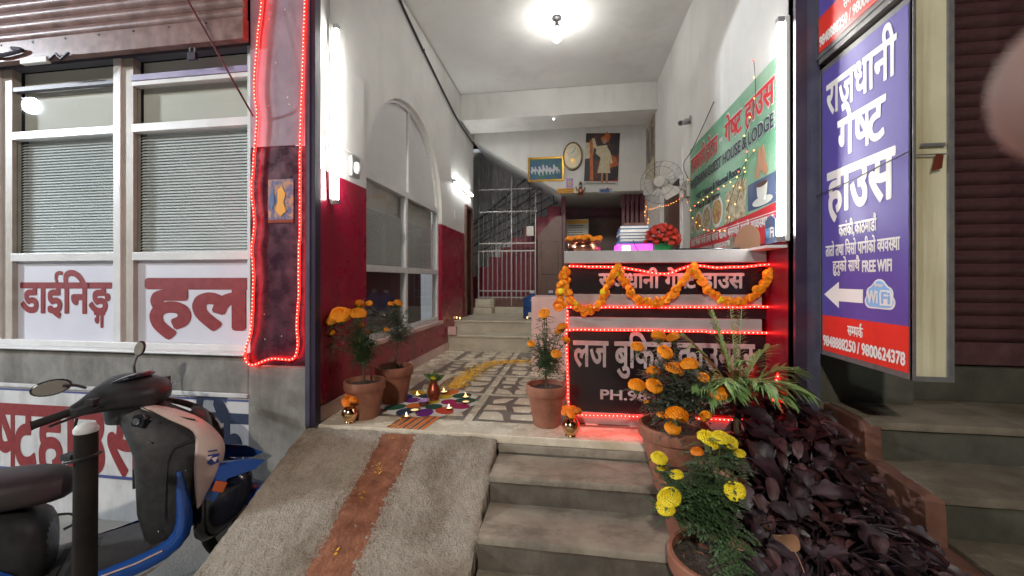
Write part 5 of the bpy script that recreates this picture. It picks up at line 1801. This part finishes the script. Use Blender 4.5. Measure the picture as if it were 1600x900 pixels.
struct(ps.build('powder_specks', 'powder_trail', tr), kind='stuff')
for k in range(10):
    x = -.11 + k * .025
    MB().prism([(x, .025 + R.uniform(-.01, .01)), (x + .018, .025), (x + .020 + .03 , .30 + R.uniform(-.05, .03)), (x + .03, .30)], 'z', .0045, .0058).build('threshold_streak', 'powder_orange' if k % 2 else 'powder_trail', tr)
pc = MB()
def petal_at(x, y, z, s):
    a = R.uniform(0, 6.28)
    c_, s_ = math.cos(a) * s, math.sin(a) * s
    t1 = R.uniform(-.3, .6) * s
    pc.add([(x, y, z), (x + c_ - s_ * .4, y + s_ + c_ * .4, z + abs(t1)), (x + c_ * 1.5, y + s_ * 1.5, z + .002), (x + c_ + s_ * .4, y + s_ - c_ * .4, z + .001)], [(0, 1, 2), (0, 2, 3)])
trail = smooth_path([at(u, v, Z=0) for u, v in ((706, 607), (722, 594), (740, 582), (765, 569), (800, 566), (845, 565))], 12)
for k in range(2600):
    q = R.choice(trail)
    q2 = q + Vector((R.gauss(0, .055), R.gauss(0, .05), 0))
    petal_at(q2.x, q2.y, .005 + R.random() * .004, R.uniform(.008, .015))
struct(pc.build('petal_trail', 'petal_confetti'), 'loose yellow and orange petals strewn from the rangoli towards the steps', 'stuff')
pc = MB()
for u, v in ((594, 737), (592, 742), (568, 775), (566, 783), (524, 862), (526, 868), (610, 668), (612, 688), (625, 660), (640, 655), (650, 650), (590, 730), (622, 672)):
    p = at(u, v, Z=0.0)
    # drop on to the ramp
    a = (u - 800) / FPX
    rr = Vector((a * CT - ST, a * ST + CT, -(v - 438) / FPX))
    t_ = (CZ + .012 + ry1 * .5) / (rr.y * .5 - rr.z)
    q = rr * t_ + Vector((0, 0, CZ))
    if q.y > ry1:
        q = p
    for _ in range(5):
        petal_at(q.x + R.uniform(-.016, .016), q.y + R.uniform(-.016, .016), q.z + .016, R.uniform(.006, .011))
struct(pc.build('scattered_petals', 'petal_confetti'), 'few loose marigold petals on the powder path of the ramp', 'stuff')

# ================================================================ PURPLE FOLIAGE, PALM
def leaf_mesh(name, m, L_, w, lobes, seed):
    """broad pointed leaf, folded along its midrib and drooping at the tip"""
    r_ = random.Random(seed)
    n = 8
    vs, f = [], []
    for i in range(n + 1):
        k = i / n
        ww = w * (math.sin(PI * min(1, k * .80 + .10)) ** .8) * (1 if i < n else 0)
        if lobes:
            ww *= 1 + .22 * math.cos(k * 3 * PI * 1.5)
        z = -.38 * L_ * k * k + .02
        y = L_ * k
        up = ww * .38
        wv = .10 * w * math.sin(k * 9 + seed)
        vs += [(-ww, y, z + up + wv), (-ww * .5, y + .01 * L_, z + up * .35), (0, y, z), (ww * .5, y + .01 * L_, z + up * .35), (ww, y, z + up - wv)]
    for i in range(n):
        for j in range(4):
            a = i * 5 + j
            f.append((a, a + 1, a + 6, a + 5))
    b = MB().add(vs, f)
    b.tube([(0, -.35 * L_, -.015), (0, -.1 * L_, .012), (0, .1 * L_, .016)], w * .04, 4)
    return b.mesh(name, m, True, 60)
LM = [leaf_mesh('leaf', 'purple_leaf' if s % 2 else 'wine_leaf', L_, w, lb, s) for s, (L_, w, lb) in enumerate(((.14, .036, 0), (.12, .040, 1), (.10, .028, 0), (.13, .044, 1), (.08, .022, 0)))]


def inpoly(x, y, P):
    c = False
    for i in range(len(P)):
        (x1, y1), (x2, y2) = P[i - 1], P[i]
        if (y1 > y) != (y2 > y) and x < (x2 - x1) * (y - y1) / (y2 - y1) + x1:
            c = not c
    return c
poly = [(1130, 665), (1150, 632), (1195, 622), (1250, 622), (1300, 655), (1325, 715), (1365, 765), (1410, 815), (1470, 885), (1520, 960), (1240, 960), (1175, 900), (1165, 840), (1150, 750), (1120, 690)]
pv = thing('purple_vine', 'mass of dark purple leaves tumbling down the right of the concrete steps', 'plant', (.95, 1.85, -.40))
o = pv.location.copy()
cnt = 0
stems = MB()
tries = 0
while cnt < 298 and tries < 9000:
    tries += 1
    u, v = R.uniform(1110, 1560), R.uniform(600, 960)
    if not inpoly(u, v, poly):
        continue
    Yc = 2.20 - .88 * (v - 600) / 300 + .10 * (1400 - u) / 250
    depth = R.random() ** 1.5
    p = at(u, v, Y=Yc + .16 * depth - .05)
    if p.x > 1.29 and p.z < .26:
        continue
    dn = Vector((R.uniform(-.5, .9), R.uniform(-1.0, -.2), R.uniform(-.5, .25))).normalized()
    if R.random() < .2:
        dn = Vector((R.uniform(-1, 1), R.uniform(-.4, .5), R.uniform(-.2, .6))).normalized()
    q = dn.to_track_quat('Y', 'Z')
    me = R.choice(LM)
    s = R.uniform(.5, 1.2) * (.85 if v < 660 else .72 if v > 790 else 1)
    link_mesh('leaf', me, pv, mtx=Matrix.LocRotScale(p - o, q @ Quaternion((0, 1, 0), R.uniform(-.5, .5)), Vector((s, s, s))))
    cnt += 1
    if cnt % 8 == 0:
        base = Vector((.9 + R.uniform(-.1, .15), 1.95 + R.uniform(-.15, .1), -.12))
        if v > 800:
            base = Vector((.9, 1.62, -.2))
        m_ = base.lerp(p, .5) + Vector((0, 0, .10))
        stems.tube([x - o for x in smooth_path([base, m_, p], 5)], .0035, 5)
stems.build('stems', 'purple_leaf', pv)
fill = MB()
for k in range(2200):
    u, v = R.uniform(1130, 1545), R.uniform(625, 955)
    if not inpoly(u, v, poly):
        continue
    Yc = 2.20 - .88 * (v - 600) / 300 + .10 * (1400 - u) / 250
    p = at(u, v, Y=Yc + R.uniform(.08, .26)) - o
    if p.x + o.x > 1.27:
        continue
    d = Vector((R.uniform(-1, 1), R.uniform(-1, .3), R.uniform(-.8, .3))).normalized()
    leaflet(fill, p, d, Vector((R.uniform(-.4, .4), -.5, .8)).normalized(), R.uniform(.05, .10), R.uniform(.014, .026))
struct(fill.build('inner_leaves', 'purple_leaf', pv), kind='stuff')
pot('dark brown pot under the purple foliage on the upper concrete step', .90, 2.13, -.10, .14, .20, 'dark flower pots', 'clay')
pot('dark brown pot under the purple foliage on the middle concrete step, behind the yellow marigold', .84, 1.87, -.245, .13, .26, 'dark flower pots', 'clay')
pot('dark brown pot under the purple foliage on the lower concrete step', .92, 1.56, -.40, .13, .20, 'dark flower pots', 'clay')
tag(link_mesh('dead_leaf', leaf_mesh('dead_leaf', 'poster_skin', .10, .03, 0, 9), None, at(1245, 872, Y=1.30), (1.2, .5, 2.6)), 'single withered tan leaf caught in the purple foliage', 'leaf')

pm = thing('palm', 'spiky green palm rising from the purple leaves before the right end of the counter', 'plant', (.83, 2.17, .31))
def frond(a, L_, lift, arch, seed, half=0):
    r_ = random.Random(seed)
    b = MB()
    pts = []
    for i in range(12):
        k = i / 11
        pts.append(Vector((math.cos(a) * L_ * k, math.sin(a) * L_ * k * .8, lift * k - arch * k * k)))
    b.tube(pts, [.0035 * (1 - .6 * i / 12) for i in range(12)], 4)
    for i in range(3, 12):
        d = (pts[i] - pts[i - 1]).normalized()
        s = d.cross(Vector((0, 0, 1)))
        s = s.normalized() if s.length > .05 else Vector((1, 0, 0))
        k = i / 11
        for q in (0, .33, .66):
            p = pts[i - 1].lerp(pts[i], q)
            ll = L_ * .50 * (1 - abs(k - .5) * .8) * r_.uniform(.85, 1.1)
            for sg in (-1, 1):
                dd = (d * .9 + s * sg * .8 + Vector((0, 0, r_.uniform(-.5, .05)))).normalized()
                w2 = dd.cross(Vector((0, 0, 1))).normalized() * .0065
                m_ = p + dd * ll * .55
                e = p + dd * ll + Vector((0, 0, -.35 * ll * r_.random()))
                b.add([p - w2 * .6, p + w2 * .6, m_ + w2, e, m_ - w2], [(0, 1, 2, 4), (4, 2, 3)])
    return b
for k, (a, L_, lift, arch) in enumerate(((3.3, .30, .36, .18), (2.9, .26, .44, .12), (2.2, .16, .50, .06), (1.1, .12, .50, .04), (.5, .22, .42, .16), (0.1, .30, .36, .20), (-.4, .28, .30, .22), (3.7, .30, .30, .20), (4.2, .26, .36, .24), (5.1, .26, .36, .26), (5.8, .30, .34, .26), (4.6, .16, .44, .22),
                                         (3.9, .26, .26, .22), (4.4, .22, .30, .24), (4.9, .20, .34, .22), (5.5, .26, .26, .22), (3.05, .34, .22, .18), (1.6, .10, .50, .05))):
    frond(a, L_, lift, arch, k).build('frond', 'palm_leaf', pm)
MB().tube([(0, 0, -.26), (0, 0, .04)], .018, 8).build('trunk', 'stem', pm)

# ================================================================ SCOOTER (local x forward, y left, z up)
scx = thing('scooter', 'blue and black motor scooter with pinkish white front panel, parked beside the ramp', 'scooter', (-2.20, 1.75, GZ), math.radians(45))


def sring(cx, cy, cz, hy, hz, n=20, e=2.6, tilt=0, tx=0):
    """superellipse ring in the y/z plane at x=cx, leaning forward by tx per unit of z"""
    out = []
    for k in range(n):
        t = 2 * PI * k / n
        c, s = math.cos(t), math.sin(t)
        y = hy * math.copysign(abs(c) ** (2 / e), c)
        z = hz * math.copysign(abs(s) ** (2 / e), s)
        out.append((cx + tx * z, cy + y, cz + z))
    return out


def hring(cx, cz, hx, hy, n=20, e=2.6, nose=0):
    """superellipse ring in the x/y plane at height cz"""
    out = []
    for k in range(n):
        t = 2 * PI * k / n
        c, s = math.cos(t), math.sin(t)
        out.append((cx + hx * math.copysign(abs(c) ** (2 / e), c) , hy * math.copysign(abs(s) ** (2 / e), s) * (1 - nose * max(0, c)), cz))
    return out
# leg shield: dark inner body, tall, leaning
MB().loft([hring(.13, .30, .07, .15, e=5), hring(.12, .36, .09, .178, e=5), hring(.115, .48, .11, .190, e=5), hring(.125, .62, .125, .198, e=5), hring(.14, .72, .145, .205, e=5), hring(.145, .775, .155, .206, e=5), hring(.12, .83, .15, .195, e=4), hring(.08, .89, .13, .165, e=4), hring(.03, .95, .11, .13, e=3), hring(.0, 1.0, .09, .10)]).build('leg_shield', 'matte_plastic', scx, smooth=True, ang=50)
MB().loft([hring(-.02, .93, .10, .11), hring(-.03, .99, .10, .11), hring(-.03, 1.04, .09, .11)]).build('steering_neck', 'black_plastic', scx, smooth=True)
MB().box(-.012, .01, -.10, .10, .60, .70).build('glove_box', 'black_plastic', scx, bevel=.004)
# glove box lines, key barrel
# outer apron, two side panels (pinkish white) and blue edge strips
SCM = (Matrix.Translation((-2.20, 1.75, GZ)) @ Matrix.Rotation(math.radians(45), 4, 'Z')).inverted()


def sp(u, v, y):
    """point of the scooter's own plane y (its right side is negative) seen at photo pixel (u, v)"""
    a, b_ = SCM @ Vector((0, 0, CZ)), SCM @ at(u, v, Y=2.0)
    t_ = (y - a.y) / (b_.y - a.y)
    return a.lerp(b_, t_)


def side_panel(sg):
    outer = [(217, 632), (251, 636), (285, 644), (313, 656), (338, 677), (349, 696), (347, 714), (338, 745), (323, 770), (310, 794)]
    inner = [(218, 638), (245, 648), (275, 661), (298, 670), (308, 680), (306, 700), (304, 720), (304, 745), (306, 770), (308, 794)]
    oy = [-.09, -.125, -.145, -.155, -.158, -.158, -.162, -.170, -.18, -.194]
    iy = [-.10, -.16, -.198, -.212, -.218, -.218, -.216, -.212, -.205, -.197]
    vs, f = [], []
    for (a, b_, y1, y2) in zip(outer, inner, oy, iy):
        p, q = sp(*a, y1), sp(*b_, y2)
        m_ = (p + q) / 2
        m_.y -= .008
        row = [p + Vector((.012, .03, -.004)), p, m_, q, q + Vector((-.004, .02, -.004))]
        vs += [(c.x, -sg * c.y, c.z) for c in row]
    for i in range(len(outer) - 1):
        for j in range(4):
            a = i * 5 + j
            f.append((a, a + 1, a + 6, a + 5))
    MB().add(vs, f).build('front_panel', 'scooter_panel', scx, smooth=True, sub=1)
for sg in (-1, 1):
    side_panel(sg)
# centre of the apron between the panels
MB().loft([sring(.20, 0, .90, .13, .06, e=2.2), sring(.28, 0, .80, .12, .12, e=2.2), sring(.315, 0, .68, .09, .14, e=2.2), sring(.30, 0, .55, .05, .10, e=2.2)]).build('nose', 'black_plastic', scx, smooth=True, sub=1)
MB().loft([sring(.16, 0, .62, .17, .22, e=3), sring(.24, 0, .62, .165, .20, e=3), sring(.28, 0, .62, .13, .16, e=3)]).build('inner_apron', 'black_plastic', scx, smooth=True)
# blue strip from the floorboard up the edge of the shield
for sg in (-1, 1):
    pts = [(-.20, .245, .215), (-.02, .265, .222), (.12, .29, .215), (.19, .35, .205), (.195, .45, .20), (.18, .56, .205), (.172, .68, .208)]
    wd = [.045, .045, .045, .040, .034, .026, .012]
    vs, f = [], []
    for i, ((x, z, y), w_) in enumerate(zip(pts, wd)):
        a = pts[max(0, i - 1)]
        c = pts[min(len(pts) - 1, i + 1)]
        d = Vector((c[0] - a[0], c[1] - a[1])).normalized()
        nx_, nz_ = -d.y * w_, d.x * w_
        for k, (q, dy) in enumerate(((-1, -.02), (-.8, .0), (0, .010), (.8, .0), (1, -.02))):
            vs.append((x + nx_ * q, sg * (y + dy), z + nz_ * q))
    for i in range(len(pts) - 1):
        for j in range(4):
            a = i * 5 + j
            f.append((a, a + 1, a + 6, a + 5))
    MB().add(vs, f).build('edge_fairing', 'scooter_blue', scx, smooth=True, sub=1)
    MB().tube([(-.55, sg * .226, .262), (-.20, sg * .229, .278), (.02, sg * .228, .298), (.11, sg * .224, .318)], .004, 5).build('pinstripe', 'scooter_panel', scx)
    vs = [(-.60, sg * .20, .20), (-.20, sg * .214, .205), (.02, sg * .214, .225), (.12, sg * .20, .25), (.02, sg * .19, .19), (-.25, sg * .19, .165), (-.60, sg * .18, .14)]
    MB().add(vs, [(0, 1, 5, 6), (1, 2, 4, 5), (2, 3, 4)]).build('lower_fairing', 'scooter_panel', scx)
# floorboard
MB().loft([sring(-.62, 0, .245, .20, .045, e=5), sring(-.20, 0, .255, .212, .042, e=5), sring(.02, 0, .270, .205, .045, e=5), sring(.14, 0, .31, .17, .05, e=4)]).build('floorboard', 'matte_plastic', scx, smooth=True)
for k in range(7):
    MB().box(-.34 + k * .055, -.315 + k * .055, -.14, .14, .296, .301).build('floor_rib', 'rubber', scx)
# under-seat body, rear panels, seat
MB().loft([sring(-.28, 0, .40, .11, .12, e=3), sring(-.34, 0, .42, .14, .18, e=3), sring(-.50, 0, .46, .17, .20, e=3), sring(-.80, 0, .52, .17, .19, e=3), sring(-1.15, 0, .60, .13, .12, e=3), sring(-1.42, 0, .67, .07, .05, e=3)]).build('rear_body', 'black_plastic', scx, smooth=True, sub=1)
for sg in (-1, 1):
    vs, f = [], []
    P_ = [(-.36, .36, .30, .155), (-.48, .47, .34, .180), (-.70, .55, .38, .185), (-1.0, .62, .46, .165), (-1.3, .68, .56, .115), (-1.5, .72, .66, .06)]
    for (x, zt_, zb_, y) in P_:
        vs += [(x, sg * (y - .01), zt_), (x, sg * (y + .012), (zt_ + zb_) / 2), (x, sg * (y - .004), zb_)]
    for i in range(len(P_) - 1):
        for j in range(2):
            a = i * 3 + j
            f.append((a, a + 1, a + 4, a + 3))
    MB().add(vs, f).build('side_fairing', 'scooter_blue', scx, smooth=True, sub=1)
MB().loft([sring(-.215, 0, .665, .03, .03), sring(-.24, 0, .67, .10, .062), sring(-.32, 0, .685, .135, .080), sring(-.50, 0, .70, .150, .078), sring(-.72, 0, .725, .150, .072), sring(-.80, 0, .76, .145, .075), sring(-1.10, 0, .785, .125, .066), sring(-1.28, 0, .79, .07, .045)]).build('seat', 'seat_vinyl', scx, smooth=True, sub=1)
MB().tube(smooth_path([(-.26, -.09, .56), (-.215, -.10, .55), (-.20, -.10, .51), (-.24, -.10, .49)]), .006, 6).build('bag_hook', 'rubber', scx)
MB().tube([(-.42 + .05 * math.cos(2 * PI * k / 16), -.19, .25 + .018 * math.sin(2 * PI * k / 16)) for k in range(16)], .005, 5, True).build('footrest_ring', 'chrome', scx)
MB().tube([(-1.0, 0, .92), (-1.25, .09, .84), (-1.50, .08, .84), (-1.56, 0, .84), (-1.50, -.08, .84), (-1.25, -.09, .84), (-1.0, 0, .92)][1:6], .012, 8).build('grab_rail', 'chrome', scx)
# wheels
def wheel(x, y, rot):
    Mx = Matrix.Translation((x, y, .215)) @ Matrix.Rotation(rot, 4, 'Z')
    ty = MB().tube([(math.cos(2 * PI * k / 32) * .172, 0, math.sin(2 * PI * k / 32) * .172) for k in range(32)], .042, 12, True).xf(Mx).build('wheel', 'rubber', scx, smooth=True)
    rm = MB().lathe([(.03, -.03), (.135, -.022), (.14, 0), (.135, .022), (.03, .03)], n=28).xf(Mx @ Matrix.Rotation(PI / 2, 4, 'X')).build('rim', 'metal_grey', ty, smooth=True)
wheel(.44, 0, -.45)
wheel(-.80, 0, 0)
FR = Matrix.Translation((.44, 0, 0)) @ Matrix.Rotation(-.45, 4, 'Z')
fr = MB()
prof = []
for k in range(13):
    a = math.radians(-8 + 150 * k / 12)
    rr = .232
    w_ = .065 + .01 * math.sin(PI * k / 12) - (.03 if k == 0 else 0)
    prof.append((a, rr, w_))
vs, f = [], []
for a, rr, w_ in prof:
    for (yy, dr) in ((-w_, -.075), (-w_ * .97, -.02), (-w_ * .6, .012), (0, .025), (w_ * .6, .012), (w_ * .97, -.02), (w_, -.075)):
        vs.append((math.cos(a) * (rr + dr), yy, .215 + math.sin(a) * (rr + dr)))
for i in range(12):
    for j in range(6):
        q = i * 7 + j
        f.append((q, q + 1, q + 8, q + 7))
fr.add(vs, f).xf(FR).build('front_fender', 'scooter_blue', scx, smooth=True)
MB().tube([(.44, .07, .215), (.36, .06, .40), (.22, .02, .62)], .018, 8).tube([(.44, -.07, .215), (.36, -.06, .40), (.22, -.02, .62)], .018, 8).build('fork', 'black_plastic', scx)
# black lower front cowl with orange lens and blue beak
MB().loft([sring(.20, 0, .42, .165, .22, e=3), sring(.32, 0, .42, .165, .21, e=3), sring(.42, -.02, .45, .14, .15, e=3), sring(.50, -.05, .48, .08, .07, e=3)]).build('lower_cowl', 'gloss_black', scx, smooth=True, sub=1)
for sg in (-1, 1):
    vs = [(.29, sg * .165, .66), (.36, sg * .155, .655), (.47, sg * .115, .63), (.55, sg * .07, .585), (.50, sg * .10, .56), (.42, sg * .145, .565), (.37, sg * .168, .57), (.31, sg * .180, .47), (.27, sg * .178, .50)]
    MB().add(vs + [(x, y * .9, z) for x, y, z in vs], [tuple(range(9)), *[(i, (i + 1) % 9, 9 + (i + 1) % 9, 9 + i) for i in range(9)]]).build('front_cowl', 'scooter_blue', scx, smooth=True)
    MB().obox((.335, sg * .186, .545), (.025, 0, -.012), (0, .007, 0), (.010, 0, .024)).build('indicator', 'orange_lens', scx, bevel=.005)
# decal on the side panel and emblem
lk = sp(214, 658, -.15)
lq = Vector((-.62, -.75, .25)).normalized().to_track_quat('Z', 'Y').to_matrix().to_4x4()
MB().prism([(-.034, -.026), (.030, -.030), (.036, .014), (.010, .032), (-.026, .026)], 'z', -.03, .0).xf(Matrix.Translation(lk) @ lq).build('lock_plate', 'gloss_black', scx, bevel=.005)
MB().lathe([(.019, .0005), (.019, .006), (.015, .009), (.001, .009)], n=20).xf(Matrix.Translation(lk) @ lq).build('ignition_lock', 'chrome', scx, smooth=True)
MB().tube([sp(222, 636, -.165), sp(250, 650, -.20), sp(285, 668, -.222), sp(302, 682, -.226)], .0022, 5).build('panel_seam', 'rubber', scx)
MB().tube([sp(262, 725, -.205), sp(258, 770, -.205), sp(256, 812, -.20)], .003, 5).tube([sp(305, 684, -.215), sp(270, 700, -.212), sp(262, 725, -.207)], .003, 5).build('shield_crease', 'gloss_black', scx, smooth=True)
for u, v, yy in ((232, 690, -.207), (248, 830, -.198), (236, 655, -.19), (290, 735, -.212)):
    MB().ball(tuple(sp(u, v, yy)), .005, 8, 5).build('screw', 'chrome', scx)


def decal(px, m, off, nm):
    vs = [sp(u, v, -.196 - off) for u, v in px]
    MB().add(vs, [tuple(range(len(px)))]).build(nm, m, scx)
decal([(308, 712), (322, 711), (344, 708), (341, 715), (343, 722), (330, 727), (318, 722), (312, 717)], 'decal_navy', .0, 'decal')
decal([(318, 715), (332, 712), (326, 720)], 'scooter_panel', .002, 'decal_mark')
decal([(330, 716), (341, 713), (336, 722)], 'scooter_panel', .002, 'decal_mark')
decal([(309, 707), (340, 702), (340, 704), (309, 709)], 'decal_navy', .0, 'decal')
decal([(279, 650), (305, 655), (306, 658), (292, 655)], 'gloss_black', -.02, 'vent')
# headset cowl, turned right with the bars
HB = Matrix.Translation((.0, 0, 0)) @ Matrix.Rotation(-.55, 4, 'Z')
def yring(y, cx, cz, hx, hz, n=16, e=2.8, sk=0):
    out = []
    for k in range(n):
        t = 2 * PI * k / n
        c, s = math.cos(t), math.sin(t)
        xx = hx * math.copysign(abs(c) ** (2 / e), c)
        zz = hz * math.copysign(abs(s) ** (2 / e), s)
        out.append((cx + xx, y, cz + zz + sk * xx))
    return out
MB().loft([yring(-.27, -.085, 1.035, .026, .022), yring(-.22, -.06, 1.045, .045, .032), yring(-.15, -.03, 1.06, .085, .050, sk=-.1), yring(-.07, -.005, 1.07, .125, .066, sk=-.18), yring(0, .0, 1.075, .14, .072, sk=-.22),
           yring(.07, -.005, 1.07, .125, .066, sk=-.18), yring(.15, -.03, 1.06, .085, .050, sk=-.1), yring(.22, -.06, 1.045, .045, .032), yring(.27, -.085, 1.035, .026, .022)]).xf(HB).build('headset_cowl', 'black_plastic', scx, smooth=True, sub=1)
MB().loft([sring(-.10, 0, 1.095, .10, .012), sring(-.05, 0, 1.125, .11, .020), sring(.02, 0, 1.145, .09, .02), sring(.05, 0, 1.15, .04, .01)]).xf(HB).build('instrument_binnacle', 'gloss_black', scx, smooth=True, sub=1)
for sg in (-1, 1):
    MB().tube([(-.02, sg * .13, 1.05), (-.06, sg * .22, 1.045), (-.09, sg * .25, 1.04)], [.035, .026, .018], 12).xf(HB).build('bar_cover', 'black_plastic', scx, smooth=True)
    MB().tube([(-.085, sg * .24, 1.04), (-.13, sg * .36, 1.02), (-.135, sg * .365, 1.019)], [.018, .0175, .022], 12).xf(HB).build('grip', 'rubber', scx, smooth=True)
    MB().tube(smooth_path([(.0, sg * .20, 1.045), (.0, sg * .26, 1.04), (-.05, sg * .34, 1.02), (-.06, sg * .37, 1.015)]), .006, 6).xf(HB).build('brake_lever', 'chrome' if sg > 0 else 'black_plastic', scx, smooth=True)
    MB().box(-.05, -.01, sg * .19, sg * .235, 1.055, 1.085).xf(HB).build('switch_cluster', 'black_plastic', scx, bevel=.004)
# mirrors
def mirror(stem_pts, c, nrm, rx_, rz_, rot):
    MB().tube(smooth_path(stem_pts), .007, 8).build('mirror_stem', 'black_plastic', scx, smooth=True)
    q = Vector(nrm).normalized().to_track_quat('-Y', 'Z').to_matrix().to_4x4()
    Mx = Matrix.Translation(c) @ q @ Matrix.Rotation(rot, 4, 'Y')
    sh_ = MB().prism(ellipse(0, 0, rx_, rz_, 20), 'y', .0, .02).xf(Mx).build('mirror_housing', 'gloss_black', scx, bevel=.008)
    MB().prism(ellipse(0, 0, rx_ * .86, rz_ * .84, 20), 'y', -.0025, -.0005).xf(Mx).build('mirror_glass', 'mirror_glass', scx)
def wloc(u, v, Y):
    p = at(u, v, Y=Y)
    return scx_m @ p
scx_m = (Matrix.Translation((-2.20, 1.75, GZ)) @ Matrix.Rotation(math.radians(45), 4, 'Z')).inverted()
ma, mb_ = wloc(80, 606, 1.47), wloc(217, 545, 1.95)
cdir = (scx_m.to_3x3() @ Vector((1.0, -1, 0.1)))
mirror([wloc(133, 606, 1.62), wloc(118, 602, 1.55), wloc(100, 603, 1.49)], ma, scx_m.to_3x3() @ Vector((1.4, -1, .15)), .066, .036, -.15)
mirror([wloc(213, 588, 1.90), wloc(209, 572, 1.92), wloc(214, 556, 1.94)], mb_, scx_m.to_3x3() @ Vector((.3, -1, 0)), .026, .046, .25)
MB().tube(smooth_path([wloc(190, 612, 1.72), wloc(200, 598, 1.70), wloc(222, 596, 1.74), wloc(232, 612, 1.80)]), .005, 6).tube(smooth_path([wloc(120, 655, 1.6), wloc(118, 668, 1.62), wloc(128, 676, 1.66)]), .006, 6).build('control_cables', 'rubber', scx)
# exhaust and stand
MB().tube([(-.3, -.10, .2), (-.6, -.16, .22), (-.72, -.19, .26), (-1.15, -.20, .34)], [.02, .02, .05, .055], 12).build('exhaust', 'black_plastic', scx, smooth=True)
MB().tube([(-.15, .15, .22), (-.22, .24, .012)], .012, 6).build('side_stand', 'metal_grey', scx)

# ================================================================ FOREGROUND PIPE POST
pp2 = thing('pipe_post', 'upright black pipe post with pale domed cap in front of the scooter', 'post', (-1.81, 1.25, GZ))
MB().tube([(0, 0, 0), (.003, 0, .60), (.008, 0, 1.06)], [.035, .034, .033], 20).build('pipe', 'pvc_black', pp2, smooth=True)
MB().lathe([(.034, 1.061), (.0355, 1.065), (.035, 1.076), (.028, 1.088), (.016, 1.094), (.002, 1.096)], (.008, 0, 0), 20).build('cap', 'pale_cap', pp2, smooth=True)
for zc, tl in ((.965, .25),):
    MB().tube([(.006 + math.cos(2 * PI * k / 20) * .046 - .012, math.sin(2 * PI * k / 20) * .046, zc + .01 * math.cos(2 * PI * k / 20)) for k in range(20)], .006, 6, True).build('collar', 'black_plastic', pp2, smooth=True)
    MB().box(-.085, -.035, -.02, .02, zc - .012, zc + .012).build('clip', 'black_plastic', pp2, bevel=.004)

# ================================================================ PHOTOGRAPHER'S FINGER AT THE LENS
rgt, fwd = Vector((CT, ST, 0)), Vector((-ST, CT, 0))
C0 = Vector((0, 0, CZ))
def cam_pt(x, y, z):
    return C0 + rgt * x + fwd * y + Vector((0, 0, z))
fax = [(x * .85 + .0015, y * .85, z * .85 + .0005) for x, y, z in [(.0650, .0500, .0250), (.0656, .0500, .0250), (.0675, .0500, .0250), (.0705, .0499, .0251), (.0745, .0498, .0252), (.080, .0495, .0254), (.088, .049, .0256), (.100, .047, .0250), (.116, .042, .0225), (.128, .036, .019), (.140, .028, .014), (.150, .018, .008)]]
frd = [.001, .0042, .0074, .0094, .0104, .0108, .0108, .0106, .0104, .0104, .0100, .0100]
fing = tag(MB().tube([cam_pt(*p) for p in fax], frd, 20).build('person', 'skin', smooth=True, ang=80), 'out of focus fingertip of the person holding the camera, at the upper right edge', 'person')
MB().ball(tuple(cam_pt(.0715, .0498, .0228)), .006, 12, 8, (1.1, .25, .8)).build('fingernail', 'nail', fing, smooth=True)
